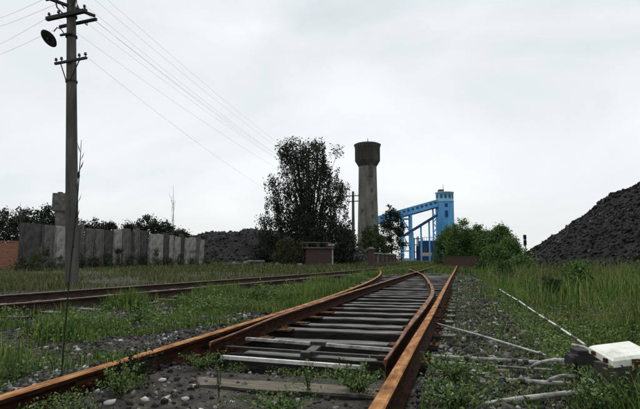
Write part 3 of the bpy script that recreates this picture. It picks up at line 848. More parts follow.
# the tall dark stalk in the left foreground
t = thing('tall_stalk', 'tall thin dark weed stalk standing beside the left rail', 'weed', (-1.87, 2.05, -0.03))
H0 = 1.36
st = [(0, 0, 0), (-0.004, 0.01, 0.35), (0.006, 0.015, 0.7), (0.022, 0.02, 1.0), (0.018, 0.03, 1.2), (0.020, 0.03, H0)]
MB().tube(st, [0.0040, 0.0036, 0.0034, 0.0030, 0.0026, 0.0012], 5).build('stem', M['weed_dark'], t)
r = random.Random(4)
for k, z in enumerate((0.62, 0.80, 0.95, 1.03, 1.09, 1.15, 1.20, 1.25, 1.29)):
    x0 = np.interp(z, [p[2] for p in st], [p[0] for p in st]); y0 = np.interp(z, [p[2] for p in st], [p[1] for p in st])
    a = r.uniform(0, 6.28) if k % 2 else (0.3 if k % 4 else 3.4)
    ln = 0.055 if z > 0.9 else 0.03
    dx, dy = math.cos(a) * ln * 0.35, math.sin(a) * ln * 0.35
    wx, wy = -math.sin(a) * 0.007, math.cos(a) * 0.007
    MB().add([(x0, y0, z), (x0 + dx * 0.5 + wx, y0 + dy * 0.5 + wy, z + ln * 0.45), (x0 + dx, y0 + dy, z + ln), (x0 + dx * 0.5 - wx, y0 + dy * 0.5 - wy, z + ln * 0.45), (x0 + dx * 0.62, y0 + dy * 0.62, z + ln * 0.42)],
             [(0, 1, 4), (1, 2, 4), (2, 3, 4), (3, 0, 4)]).build('leaf', M['weed_dark'], t)

# ------------------------------------------------------------------ point machine and rods right of the track
pm = thing('point_machine', 'white-lidded point machine box half sunk in the grass', 'switch machine', (0.70, 2.62, -0.02))
def loc(p): return (p[0] - 0.70, p[1] - 2.62, p[2] + 0.02)
A_, D_, C_ = np.array((0.549, 2.590, 0.325)), np.array((0.600, 2.410, 0.298)), np.array((0.790, 2.480, 0.318))
B_ = A_ + C_ - D_
dn = np.array((0, 0, -0.026))
cen = (A_ + C_) / 2
top = [A_, D_, C_, B_]
ins = [cen + (p - cen) * 0.86 + np.array((0, 0, 0.010)) for p in top]
lo_ = [cen + (p - cen) * 1.0 + dn for p in top]
vs = [loc(p) for p in lo_ + top + ins]
fs = [(3, 2, 1, 0)] + [(i, (i + 1) % 4, 4 + (i + 1) % 4, 4 + i) for i in range(4)] + [(4 + i, 4 + (i + 1) % 4, 8 + (i + 1) % 4, 8 + i) for i in range(4)] + [(8, 9, 10, 11)]
MB().add(vs, fs).build('lid', M['lid'], pm)
for u in (0.25, 0.75):
    p = A_ + (D_ - A_) * u
    MB().box(loc((p[0] - 0.004, p[1], p[2] - 0.012)), (0.010, 0.024, 0.018), 0.27).build('hinge', M['rust_dark'], pm)
hp = D_ + (C_ - D_) * 0.5
MB().box(loc((hp[0], hp[1] - 0.005, hp[2] - 0.016)), (0.03, 0.012, 0.03), 0.35).build('hasp', M['rust_dark'], pm)
MB().box(loc((cen[0], cen[1], 0.13)), (0.16, 0.17, 0.27), 0.35).build('housing', M['steel_dark'], pm)
MB().box(loc((0.605, 2.97, 0.155)), (0.12, 0.13, 0.15), 0.2).box(loc((0.60, 2.97, 0.238)), (0.09, 0.10, 0.03), 0.2).tube([loc((0.52, 2.94, 0.19)), loc((0.56, 2.95, 0.19))], 0.04, 10).build('motor', M['black_metal'], pm)
MB().box(loc((0.64, 2.76, 0.135)), (0.13, 0.12, 0.016), 0.3, 0.12, -0.1).build('foot_plate', M['paint_white'], pm)
MB().tube([loc((0.56, 3.01, 0.268)), loc((0.60, 2.92, 0.272)), loc((0.63, 2.82, 0.255))], 0.008, 8).build('crank_handle', M['pipe_grey'], pm)
MB().tube([loc((0.60, 2.69, 0.165)), loc((0.615, 2.67, 0.190)), loc((0.635, 2.67, 0.165))], 0.008, 6).build('padlock', M['steel_dark'], pm)
# crank arms
MB().tube([loc((0.40, 3.47, 0.045)), loc((0.42, 3.38, 0.085)), loc((0.45, 3.26, 0.125)), loc((0.49, 3.12, 0.165)), loc((0.56, 2.99, 0.185))], 0.011, 8).build('crank_arm', M['pipe_grey'], pm)
MB().tube([loc((0.42, 3.03, 0.045)), loc((0.44, 2.99, 0.085)), loc((0.49, 2.95, 0.115)), loc((0.57, 2.93, 0.125))], 0.010, 8).build('crank_arm', M['pipe_grey'], pm)

def rod(name, label, pts, r, mat, collars=(), n=10):
    p0 = pts[0]
    t = thing(name, label, 'rod', (p0[0], p0[1], 0))
    q = [(p[0] - p0[0], p[1] - p0[1], p[2]) for p in pts]
    MB().tube(q, r, n).build('shaft', M[mat], t)
    a, b = np.array(q[0]), np.array(q[-1])
    for u in collars:
        c = a + (b - a) * u
        d = (b - a) / np.linalg.norm(b - a)
        MB().tube([c - d * 0.018, c + d * 0.018], r * 1.5, 8, smooth=False).build('collar', M['steel_dark'], t)
    return t
rod('point_rod', 'thin grey rod slanting from the right rail towards the machine', [(-0.27, 5.28, 0.075), (0.12, 4.52, 0.085), (0.53, 3.72, 0.082)], 0.008, 'pipe_grey', (0.02, 0.97))
rod('point_rod', 'thick white-painted upper point rod running square to the rail', [(-0.22, 3.60, 0.062), (0.85, 3.52, 0.068)], 0.012, 'rod_white', (0.22, 0.5, 0.56))
rod('point_rod', 'thin white rod just below the thick upper one', [(-0.20, 3.50, 0.045), (0.52, 3.44, 0.045)], 0.0065, 'rod_white', (0.45,))
rod('point_rod', 'white lower rod beside the leafy weed, ending at the pipe', [(-0.20, 3.09, 0.048), (0.60, 2.98, 0.068)], 0.012, 'rod_white', (0.5, 0.62))
rod('pipe', 'thick grey pipe leaning in from the bottom edge to the lower rod', [(-0.12, 2.36, 0.050), (0.25, 2.65, 0.058), (0.61, 2.90, 0.060)], 0.014, 'pipe_grey', (0.97,))
o = rod('timber_stub', 'short worn wooden stub lying between the point rods', [(-0.05, 3.36, 0.03), (0.26, 3.31, 0.032)], 0.028, 'timber_pale', (), 7)
o['category'] = 'timber'
# broken white-and-dark signal wire running along the bank
t = thing('signal_wire', 'white signal wire running along the bank grass on low stakes', 'wire', (0.70, 3.5, 0))
pts = [(0.71, 3.45, 0.205), (0.70, 4.4, 0.205), (0.685, 5.3, 0.20), (0.66, 6.6, 0.21), (0.63, 7.8, 0.205), (0.60, 8.95, 0.21)]
MB().tube([(a - 0.70, b - 3.5, c) for a, b, c in pts], 0.0075, 6).build('wire', M['rod_white2'], t)
for k in range(9):
    u = (k + 0.5) / 9
    a, b, c = [np.interp(u * 5, range(6), [p[j] for p in pts]) for j in range(3)]
    MB().tube([(a - 0.70, b - 3.5 - 0.09, c), (a - 0.70, b - 3.5 + 0.09, c)], 0.0098, 6).build('wrapping', M['steel_dark'], t)
for k in (0, 3, 5):
    a, b, c = pts[k]
    MB().box((a - 0.70, b - 3.5, c / 2 - 0.03), (0.014, 0.014, c + 0.05)).build('stake', M['steel_dark'], t)

# ------------------------------------------------------------------ coal heaps
def heap(name, label, cx, cy, sx, sy, rot, height, seed, nl, lump, res=150, cap=0.93):
    t = thing(name, label, 'coal heap', (cx, cy, 0))
    g = np.linspace(-1.08, 1.08, res)
    X, Y = np.meshgrid(g, g)
    r_ = np.hypot(X, Y)
    c, s = math.cos(rot), math.sin(rot)
    wx, wy = X * sx * c - Y * sy * s, X * sx * s + Y * sy * c
    def prof(r_, wx, wy):
        d = 1 - r_
        z = height * np.where(d > 0.25, d + 0.0 * d, d)
        top = height * cap
        z = np.where(z > top, top + (z - top) * 0.22, z)
        return z + (fbm(wx, wy, 3.2, 4, seed) - 0.5) * 0.17 * height * smooth(d / 0.3) + (fbm(wx, wy, 0.9, 3, seed + 5) - 0.5) * 0.3 * smooth(d / 0.12 + 0.2)
    Z = prof(r_, wx, wy)
    idx = np.arange(res * res).reshape(res, res)
    q = np.stack([idx[:-1, :-1], idx[:-1, 1:], idx[1:, 1:], idx[1:, :-1]], -1).reshape(-1, 4)
    ok = (Z.ravel()[q] > -0.35).any(1)
    me = np_mesh('mound', np.stack([wx, wy, Z - 0.03], -1).reshape(-1, 3), [q[ok]], smooth=False)
    link('mound', me, M['coal'], t)
    a = rng.uniform(0, 6.28, nl); rr = np.sqrt(rng.random(nl)) * 1.10
    X, Y = rr * np.cos(a), rr * np.sin(a)
    wx, wy = X * sx * c - Y * sy * s, X * sx * s + Y * sy * c
    k = (np.array(wx) + cx) * -math.sin(YAW) + (np.array(wy) + cy) * math.cos(YAW)
    mid = cx * -math.sin(YAW) + cy * math.cos(YAW)
    m = (k < mid + 0.35 * sy) & ((rr < 1.0) | (rng.random(nl) < 0.35))
    X, Y, wx, wy, rr = X[m], Y[m], wx[m], wy[m], rr[m]
    z = np.maximum(prof(rr, wx, wy), ground_z(wx + cx, wy + cy))
    sz = np.clip(rng.gamma(0.8, lump * 0.8, len(z)) + lump * 0.2, 0, lump * 4.0)
    tag(stones('lumps', np.stack([wx, wy, z], -1), sz, M['coal_lump'], t, rough=0.35, flat=0.8), kind='stuff')
    return t
c1 = at(320 + 500 * 22.4 / 25, 25.0)
heap('coal_heap', 'big black coal heap rising at the right edge of the picture', c1[0], c1[1], 12.5, 13.5, YAW, 8.3, 2.0, 60000, 0.040, 190)
c2 = at(254, 82)
heap('coal_heap', 'low dark coal heap behind the end of the concrete fence', c2[0], c2[1], 22, 12, YAW, 7.6, 6.0, 9000, 0.10, 130, cap=0.60)

# ------------------------------------------------------------------ trees and bushes
def tree(name, label, cat, px, depth, outline, base_px=None, trunk_r=0.15, n_clump=140, n_leaf=90, clump=0.5, leaf=0.2, mat='leaf_dark', seed=0, limbs=9, depth_k=0.8, group=None, stems=1, stretch=0.85, plume=False):
    """outline: list of (height above ground, half width) from bottom to top"""
    global rng
    r = np.random.default_rng(seed)
    bx, by = at(px, depth)
    gz = float(ground_z(bx, by))
    t = thing(name, label, cat, (bx, by, gz), YAW, group)
    hs = np.array([o[0] for o in outline]); ws = np.array([o[1] for o in outline]); cs = np.array([o[2] if len(o) > 2 else 0 for o in outline])
    H = hs[-1]
    mb = MB()
    # limb targets: spread through the crown's volume
    tg = []
    while len(tg) < n_clump:
        h = r.uniform(hs[0], hs[-1])
        w = np.interp(h, hs, ws)
        if r.random() > w / ws.max() + 0.15:
            continue
        a = r.uniform(0, 6.28); q = r.random() ** 0.45
        tg.append((np.interp(h, hs, cs) + math.cos(a) * q * w, math.sin(a) * q * w * depth_k, h))
    tg = np.array(tg)
    # trunk(s) and limbs
    tops = []
    for s in range(stems):
        lean = r.normal(0, 0.05, 2) * H if stems > 1 else r.normal(0, 0.02, 2) * H
        if stems > 1:
            lean[0] += (s - (stems - 1) / 2) / max(stems, 1) * ws.max() * 0.7
        p = [(0.12 * s, 0, -0.1), (lean[0] * 0.25, lean[1] * 0.25, H * 0.25), (lean[0] * 0.6, lean[1] * 0.6, H * 0.55), (lean[0], lean[1], H * 0.88)]
        mb.tube(p, [trunk_r, trunk_r * 0.75, trunk_r * 0.45, trunk_r * 0.1], 7)
        tops.append(np.array(p))
    order = r.permutation(len(tg))[:limbs]
    ends = []
    for i in order:
        P = tops[i % stems]
        e = tg[i]
        hb = max(H * 0.08, e[2] * r.uniform(0.35, 0.65))
        b = np.array([np.interp(hb, P[:, 2], P[:, 0]), np.interp(hb, P[:, 2], P[:, 1]), hb])
        m = b + (e - b) * 0.5 + np.array((0, 0, -0.06 * H * r.random()))
        rb = trunk_r * 0.32 * (1 - hb / H) + 0.015
        mb.tube([b, m, e], [rb, rb * 0.6, rb * 0.2], 5)
        ends.append((b, m, e))
    # twigs from limbs to the other clumps
    for i in r.permutation(len(tg))[: limbs * 4]:
        e = tg[i]
        d = [np.linalg.norm(m_ - e) for _, m_, _ in ends]
        m_ = ends[int(np.argmin(d))][1]
        mb.tube([m_, (m_ + e) / 2 + r.normal(0, 0.05, 3), e], [trunk_r * 0.10, trunk_r * 0.07, trunk_r * 0.03], 4)
    mb.build('trunk', M['bark'], t)
    mb2 = MB()
    cl = np.repeat(tg, n_leaf, 0)
    rad = np.repeat(clump * r.uniform(0.55, 1.25, len(tg)), n_leaf)[:, None]
    pos = cl + r.normal(0, 0.55, (len(cl), 3)) * rad * np.array((1, 1, stretch))
    if plume:                                              # leaves follow upswept branches, thinning to their tips
        P = tops[0]
        pos = []
        for e in tg:
            hb = e[2] * r.uniform(0.40, 0.62)
            b = np.array([e[0] * 0.80, e[1] * 0.80, max(0.6, e[2] - r.uniform(1.8, 3.6))])
            m = b + (e - b) * np.array((0.72, 0.72, 0.38))
            u = r.uniform(0.15, 1.0, n_leaf)[:, None]
            c = b * (1 - u) ** 2 + m * 2 * u * (1 - u) + e * u ** 2
            kk = r.normal(0, 1, (n_leaf, 3)) * clump * (1.15 - 0.75 * u) * (0.75 + 0.35 * np.sin(u * 17 + e[0] * 9))
            if len(pos) % 2:                               # every other spray is a rounded leaf mass
                c = e + (c - e) * 0.25
                kk = np.clip(r.normal(0, 0.46, (n_leaf, 3)), -0.8, 0.8) * np.array((1.0, 1.0, 0.8))
            pos.append(c + kk)
            mb2.tube([b, m * 0.5 + (b + e) * 0.25, e], [0.035, 0.022, 0.008], 4)
            if len(pos) % 4 == 0:
                mb2.tube([np.array((b[0] * 0.3, b[1] * 0.3, b[2] * 0.55)), b], [0.07, 0.035], 4)
        pos = np.concatenate(pos)
        mb2.build('branches', M['bark'], t)
    pos[:, 2] = np.maximum(pos[:, 2], 0.05)
    old = rng; rng = r
    pts, q = leaf_quads(pos, leaf * r.uniform(0.6, 1.35, len(pos)), None, 0.6)
    rng = old
    link('crown', np_mesh('crown', pts, [q]), M[mat], t)
    return t
px_m = 55 / FPX
tree('broadleaf_tree', 'tall dark broadleaf tree with open crown left of the water tower', 'tree', 308, 55,
     [(1.8, 4.2, 0), (3.2, 5.0, -0.2), (5, 5.1, -0.2), (7, 4.9, -0.1), (9, 4.8, -0.1), (10.5, 4.6, 0.0), (12.0, 4.1, 0.0), (13.1, 3.4, 0.0), (13.9, 2.2, 0.0)], trunk_r=0.24, n_clump=210, n_leaf=180, clump=0.36, leaf=0.21, seed=11, limbs=44, stems=5, plume=True)
tree('shrub', 'dark dense shrub at the foot of the tall tree', 'shrub', 330, 50, [(0.2, 2.6), (1.8, 2.9), (3.2, 2.1), (4.4, 0.7)], trunk_r=0.08, n_clump=110, n_leaf=60, clump=0.55, leaf=0.22, seed=12, limbs=10)
tree('shrub', 'olive shrub left of the small brick shed', 'shrub', 291, 44, [(0.1, 1.3), (1.0, 1.7), (1.8, 1.2), (2.4, 0.4)], trunk_r=0.05, n_clump=70, n_leaf=60, clump=0.38, leaf=0.15, mat='leaf_olive', seed=13, limbs=8)
tree('shrub', 'dark shrub below the tall tree in front of the coal heap', 'shrub', 268, 60, [(0.1, 2.4), (1.2, 2.4), (2.4, 1.5), (3.2, 0.5)], trunk_r=0.06, n_clump=80, n_leaf=50, clump=0.5, leaf=0.22, seed=14, limbs=8)
tree('broadleaf_tree', 'small dark tree in front of the blue conveyor', 'tree', 392, 88, [(0.6, 2.0), (3, 2.5), (6, 2.2), (8.2, 1.3), (10, 0.4)], trunk_r=0.12, n_clump=120, n_leaf=60, clump=0.6, leaf=0.30, mat='leaf_dark', seed=15, limbs=12)
tree('shrub', 'dark green shrub at the foot of the water tower', 'shrub', 372, 84, [(0.1, 2.6), (2, 2.9), (4, 2.3), (6.2, 0.7)], trunk_r=0.1, n_clump=110, n_leaf=55, clump=0.6, leaf=0.30, mat='leaf_mid', seed=16, limbs=10)
tree('shrub', 'dark shrub between the utility pole and the tall tree', 'shrub', 346, 62, [(0.1, 1.6), (1.5, 1.9), (3.2, 1.4), (4.6, 0.4)], trunk_r=0.07, n_clump=80, n_leaf=55, clump=0.5, leaf=0.24, seed=17, limbs=8)
bush = [(449, 49, 3.7, 1.5, 'round green bush beside the blue silo, leftmost of the hedge'), (462, 46, 4.2, 1.7, 'tallest green bush of the hedge, behind the brick wall'), (477, 47, 3.7, 1.7, 'leafy green bush in the middle of the hedge'),
        (490, 44, 3.1, 1.5, 'lower green bush of the hedge just right of the brick wall'), (503, 41, 3.3, 1.45, 'dense green bush near the right end of the hedge'), (510, 38, 2.1, 0.9, 'low green bush at the right end of the hedge by the signal'), (497, 37, 1.5, 1.2, 'low spreading bush in front of the hedge, right of the brick wall')]
for k, (px, d, h, w, lab) in enumerate(bush):
    tree('bush', lab, 'bush', px, d, [(0.1, w * 0.9), (h * 0.35, w), (h * 0.7, w * 0.8), (h * 0.92, w * 0.4), (h, w * 0.15)], trunk_r=0.05, n_clump=190, n_leaf=60, clump=0.36, leaf=0.15, mat='leaf_bush', seed=21 + k, limbs=10, group='green bushes behind the brick wall')
bt = [(3, 80, 8.2, 5.0, 'dark tree behind the fence at the left edge'), (26, 78, 8.4, 3.6, 'dark rounded tree behind the fence left of the pole'), (44, 82, 9.0, 3.0, 'dark pointed tree behind the fence beside the concrete tower'), (64, 84, 8.4, 3.2, 'dark tree directly behind the pole and fence'),
      (90, 92, 8.0, 3.4, 'dark tree behind the fence just right of the pole'), (108, 94, 7.4, 3.4, 'dark tree behind the fence between the pole and its middle'), (128, 96, 7.2, 3.4, 'low dark tree behind the middle of the fence'), (147, 92, 8.3, 3.6, 'dark bushy tree rising behind the right half of the fence'), (164, 94, 7.4, 3.0, 'dark tree behind the fence beside the bare sapling'), (182, 96, 6.0, 2.6, 'low dark tree behind the right end of the fence')]
for k, (px, d, h, w, lab) in enumerate(bt):
    tree('distant_tree', lab, 'tree', px, d, [(0.5, w * 0.9), (h * 0.4, w), (h * 0.75, w * 0.75), (h * 0.93, w * 0.4), (h, w * 0.12)], trunk_r=0.14, n_clump=130, n_leaf=48, clump=0.75, leaf=0.36, mat='leaf_dark', seed=41 + k, limbs=10, group='trees behind the concrete fence')
def bare_shrub(label, px, depth, height, n, spread, seed):
    r = random.Random(seed)
    x, y = at(px, depth)
    t = thing('bare_shrub', label, 'shrub', (x, y, float(ground_z(x, y))), YAW)
    mb = MB()
    mb.tube([(0, 0, -0.05), (0.02 * height, 0, height * 0.5), (0.0, 0, height)], [0.05, 0.035, 0.012], 5)
    for k in range(n):
        b = height * r.uniform(0.45, 0.85); a = r.uniform(-1, 1) * spread
        e = min(height * r.uniform(0.8, 1.03), b + height * 0.3)
        mb.tube([(0.01, 0, b), (a * 0.5, r.uniform(-.3, .3), (b + e) / 2), (a, r.uniform(-.5, .5), e)], [0.022, 0.016, 0.007], 4)
        mb.tube([(a * 0.5, 0, (b + e) / 2), (a * 0.5 + r.uniform(-.3, .3), 0.1, e * 0.98)], [0.012, 0.005], 4)
    mb.build('branches', M['twig'], t)
bare_shrub('bare leafless sapling behind the right end of the fence', 171, 60, hz(186, 60), 5, 0.45, 1)
bare_shrub('bare leafless shrub behind the brick wall at the left edge', 17, 48, hz(203, 48), 9, 1.0, 2)
# weeds along the foot of the fence
ORD = 'first second third fourth fifth sixth seventh eighth ninth tenth eleventh twelfth thirteenth fourteenth fifteenth sixteenth'.split()
for k in range(16):
    px = 22 + k * 12.2
    d = np.interp(px, [20, 204], [25.5, 43]) - 0.7
    tree('fence_weed', ORD[k] + ' leafy weed clump from the left at the foot of the concrete fence', 'weed', px, d, [(0.02, 0.42), (0.3, 0.5), (0.6, 0.3), (0.8 + 0.25 * (k % 3), 0.1)], trunk_r=0.012, n_clump=16, n_leaf=44, clump=0.22, leaf=0.09, mat='leaf_mid' if k % 2 else 'leaf_olive', seed=70 + k, limbs=5, group='weeds along the concrete fence')

bw_ = [(1.5, 9.5, 0.42, 'small dark leafy weed on the bank beside the far end of the signal wire'), (2.6, 13.0, 0.62, 'leafy bank weed in the tall grass halfway to the coal heap'), (1.2, 15.5, 0.55, 'leafy weed at the edge of the gravel path, near the hedge'),
       (4.6, 14.5, 0.75, 'leafy weed clump in front of the coal heap foot'), (6.2, 13.0, 0.85, 'tall weed clump against the black coal, toward the right edge'), (2.2, 20.0, 0.85, 'tall leafy weed on the bank below the signal'), (3.6, 18.0, 0.7, 'leafy weed between the signal and the coal heap'),
       (7.3, 11.5, 0.8, 'bushy weed at the right edge in front of the coal'), (1.0, 22.5, 0.8, 'leafy weed below the low end of the hedge'), (5.2, 10.0, 0.55, 'low dark weed on the bank near the right edge'), (3.3, 9.0, 0.45, 'low leafy weed in the middle of the bank grass'), (5.6, 16.5, 0.8, 'weed clump climbing the lower slope of the coal heap')]
for k, (x_, y_, h_, lab) in enumerate(bw_):
    dep = -x_ * math.sin(YAW) + y_ * math.cos(YAW); xc_ = x_ * math.cos(YAW) + y_ * math.sin(YAW)
    tree('bank_weed', lab, 'weed', 320 + FPX * xc_ / dep / math.cos(PITCH), dep, [(0.02, h_ * 0.55), (h_ * 0.4, h_ * 0.6), (h_ * 0.75, h_ * 0.4), (h_, h_ * 0.12)], trunk_r=0.012, n_clump=26, n_leaf=60, clump=h_ * 0.26, leaf=0.05 + 0.05 * h_, mat='leaf_bush' if k % 2 else 'leaf_mid', seed=120 + k, limbs=6, group='weeds on the right bank')

# ------------------------------------------------------------------ concrete panel fence
fa, fb = np.array(at(20, 27.0)), np.array(at(204, 46.0))
fdir = (fb - fa) / np.linalg.norm(fb - fa)
fence = thing('concrete_fence', 'fence of upright concrete slabs, weathered grey, leaning unevenly', 'fence', (fa[0], fa[1], 0), math.atan2(fdir[1], fdir[0]))
c_, s_ = math.cos(YAW), math.sin(YAW)
def fence_s(px):
    """distance along the fence line seen in column px"""
    lo, hi = -2.0, 40.0
    for _ in range(50):
        m = (lo + hi) / 2
        p = fa + fdir * m
        xc, yc = p[0] * c_ + p[1] * s_, -p[0] * s_ + p[1] * c_
        if 320 + FPX * xc / yc < px: lo = m
        else: hi = m
    p = fa + fdir * lo
    return lo, -p[0] * s_ + p[1] * c_
panels = [(20.5, 42.5, 223, 'd'), (43.8, 54.8, 224, 'm'), (55.8, 66.5, 225, 'l'), (67.5, 73, 225, 'd'), (74, 79.5, 226, 'd'), (80.3, 84.4, 226, 'm'), (85.2, 93.4, 226, 'm'), (94.4, 103, 226.5, 'm'), (103.8, 112.6, 227, 'd'), (113.4, 120.3, 228.5, 'l'), (121, 129, 229, 'm'),
          (129.8, 133.4, 229, 'd'), (134, 139.5, 230, 'm'), (140.6, 148.5, 231, 'd'), (149.2, 156.4, 231.5, 'l'), (157, 162.3, 232.5, 'l'), (162.9, 168.4, 233, 'd'), (169, 173.7, 233.5, 'l'), (174.5, 179.5, 234.5, 'l'), (180.1, 184.3, 235, 'd'),
          (184.9, 189.8, 236, 'l'), (190.6, 195.9, 236.5, 'l'), (196.5, 199.4, 237.5, 'm'), (200, 203.6, 238.5, 'l')]
r = random.Random(5)
for k, (a, b, top, m) in enumerate(panels):
    s0, d0 = fence_s(a); s1, d1 = fence_s(b)
    hgt = hz(top, (d0 + d1) / 2) + r.uniform(-0.22, 0.12)
    mb = MB()
    wd, th = (s1 - s0) * 0.93, 0.12
    mb.box((0, 0, 0), (wd, th, hgt + 0.3), taper=r.uniform(0.97, 1.0))
    # raised edge ribs of the slab
    if wd > 0.5:
        for sx in (-1, 1):
            mb.box((sx * (wd / 2 - 0.06), -th / 2 - 0.02, -0.02), (0.09, 0.046, hgt + 0.2))
    o = mb.build('panel', M[{'d': 'concrete_dark', 'm': 'concrete_mid', 'l': 'concrete'}[m]], fence, ((s0 + s1) / 2, r.uniform(-0.07, 0.07), hgt / 2 - 0.15), (r.uniform(-0.03, 0.03), r.gauss(0, 0.018), r.uniform(-0.06, 0.06)))

# left brick wall stub
x, y = at(4, 29.5)
bw = thing('brick_wall', 'low orange brick wall at the left edge beside the fence', 'wall', (x, y, 0), YAW + 0.1)
MB().box((-0.85, 0, 0.80), (3.3, 0.25, 1.66)).build('wall', M['brick'], bw)
for k in range(8):
    MB().box((-2.3 + k * 0.40, 0, 1.66 + 0.03), (0.36, 0.28, 0.06 + 0.02 * (k % 2)), random.uniform(-.03, .03)).build('coping_brick', M['brick'], bw)

# small concrete tower behind the fence
x, y = at(60, 46)
ct = thing('concrete_tower', 'small square concrete tower with a wider block on top behind the pole', 'tower', (x, y, 0), YAW + 0.15)
ht, hb = hz(194, 46), hz(211, 46)
MB().box((0.05, 0, hb / 2), (1.02, 1.0, hb), taper=0.95).build('column', M['concrete_mid'], ct)
MB().box((0, 0, (ht + hb) / 2), (1.42, 1.35, ht - hb)).box((0, 0, hb - 0.05), (1.2, 1.15, 0.14)).build('head_block', M['concrete_mid'], ct)
MB().box((-0.3, 0.1, ht + 0.09), (0.35, 0.4, 0.18)).box((0.4, -0.2, ht + 0.06), (0.3, 0.3, 0.12)).build('cap', M['concrete_dark'], ct)

# ------------------------------------------------------------------ utility poles and wires
P1, P2 = np.array(at(73.5, 13.4)), np.array(at(353.5, 52))
ldir = (P2 - P1) / np.linalg.norm(P2 - P1)
larm = math.atan2(ldir[1], ldir[0]) - math.pi / 2        # arms stand square to the line
LEAN = -0.030
def crossarm(mb, z, half, w, h, off=0.0, shift=0.0, dy=0.0):
    mb.box((shift, dy, z), (half * 2, w, h), 0, 0)
INS = MB().lathe([(0.012, 0), (0.012, 0.05), (0.038, 0.055), (0.042, 0.075), (0.026, 0.085), (0.036, 0.10), (0.030, 0.125), (0.012, 0.135)], n=8).mesh('insulator')
INS.materials.append(M['insulator'])
d1 = 13.4
p1 = thing('utility_pole', 'tall leaning utility pole with crossarms and a round lamp', 'utility pole', (P1[0], P1[1], -0.05), larm)
prof = MB()
prof.tube([(0, 0, -0.3), (0, 0, 2.5), (0, 0, 5.0), (0, 0, 9.0)], [0.168, 0.158, 0.140, 0.112], 14)
prof.build('shaft', M['pole'], p1)
p1.rotation_euler = (0.0, LEAN - 0.035, larm)
z_low, z_a, z_b = hz(62, d1) + .05, hz(14.5, d1) + .05, hz(19, d1) + .05
arms1 = []
def arm_part(parent, z, half, dy, w=0.075, h=0.075, ry=0.0, rz=0.0, shift=0.0):
    mb = MB(); mb.box((shift, dy, z), (half * 2, w, h), rz, ry)
    return mb.build('crossarm', M['black_metal'], parent)
arm_part(p1, z_a, 0.66, -0.15, 0.10, 0.10, shift=-0.04)
arm_part(p1, z_b, 0.62, 0.14, 0.07, 0.07, shift=0.10)
arm_part(p1, z_low, 0.52, -0.17, 0.06, 0.06, shift=0.12)
arm_part(p1, z_a + 0.62, 0.75, -0.14, 0.09, 0.09)
arm_part(p1, z_a + 0.30, 0.70, 0.0, 0.07, 0.07, rz=R(68))
def ins_at(parent, x, y, z):
    return link('insulator', INS, None, parent, (x, y, z))
for x in (-0.36, -0.18, 0.40, 0.60):
    ins_at(p1, x, -0.17, z_low + 0.03)
for x in (-0.62, -0.30, 0.34, 0.56):
    ins_at(p1, x, -0.15, z_a + 0.05)
for x in (-0.68, -0.36, 0.36, 0.70):
    ins_at(p1, x, -0.14, z_a + 0.665)
for sx in (-1, 1):
    MB().tube([(sx * 0.31 + 0.10, -0.17, z_low - 0.02), (sx * 0.07 + 0.02, -0.15, z_low - 0.53)], 0.016, 6).build('brace', M['black_metal'], p1)
    MB().tube([(sx * 0.40, -0.15, z_a + 0.6), (sx * 0.12, -0.13, z_a + 0.22)], 0.016, 6).build('brace', M['black_metal'], p1)
for zz in (z_low - 0.55, z_b - 0.48, z_a - 0.02):
    MB().lathe([(0.158, 0), (0.158, 0.05)], (0, 0, zz), 14).build('clamp_band', M['black_metal'], p1)
MB().box((-0.02, -0.17, z_b - 0.45), (0.40, 0.05, 0.05)).build('lamp_bracket', M['black_metal'], p1)
# lamp on a swan neck, hanging left of the pole
zl = hz(33, d1)
MB().tube([(-0.12, -0.1, z_b - 0.43), (-0.24, -0.12, zl + 0.22), (-0.36, -0.14, zl + 0.28), (-0.46, -0.15, zl + 0.17)], 0.015, 6).build('lamp_arm', M['black_metal'], p1)
lampm = MB().lathe([(0.03, 0.12), (0.06, 0.11), (0.11, 0.07), (0.22, 0.025), (0.265, -0.02), (0.25, -0.03), (0.15, -0.01), (0.03, 0.0)], n=20)
ls = lampm.build('lamp_shade', M['black_metal'], p1, (-0.60, -0.16, zl), (R(-40), R(22), 0))
link('bulb', MB().lathe([(0.01, -0.07), (0.03, -0.055), (0.036, -0.03), (0.02, 0.0)], n=10).mesh('bulb'), M['glass_dark'], ls)
# small transformer links and jumpers near the top
for (a, b) in (((-0.40, -0.15, z_a + 0.5), (-0.22, -0.1, z_a + 0.12)), ((0.30, -0.15, z_a + 0.55), (0.36, -0.18, z_a + 0.18)), ((0.42, 0.14, z_b - 0.02), (0.47, 0.0, z_b - 0.16))):
    MB().tube([a, ((a[0] + b[0]) / 2 - 0.04, a[1], (a[2] + b[2]) / 2 - 0.03), b], 0.022, 6).build('fuse_link', M['insulator'], p1)

d2 = 52
p2 = thing('utility_pole', 'distant slim utility pole beside the water tower', 'utility pole', (P2[0], P2[1], -0.05), larm)
MB().tube([(0, 0, -0.3), (0, 0, 4), (0, 0, hz(191, d2))], [0.19, 0.16, 0.12], 10).build('shaft', M['pole'], p2)
za2, zb2 = hz(195.5, d2), hz(201, d2)
arm_part(p2, za2, 0.75, -0.13, 0.09, 0.09)
arm_part(p2, zb2, 0.62, -0.13, 0.09, 0.09)
for x in (-0.68, -0.3, 0.3, 0.68):
    ins_at(p2, x, -0.13, za2 + 0.045)
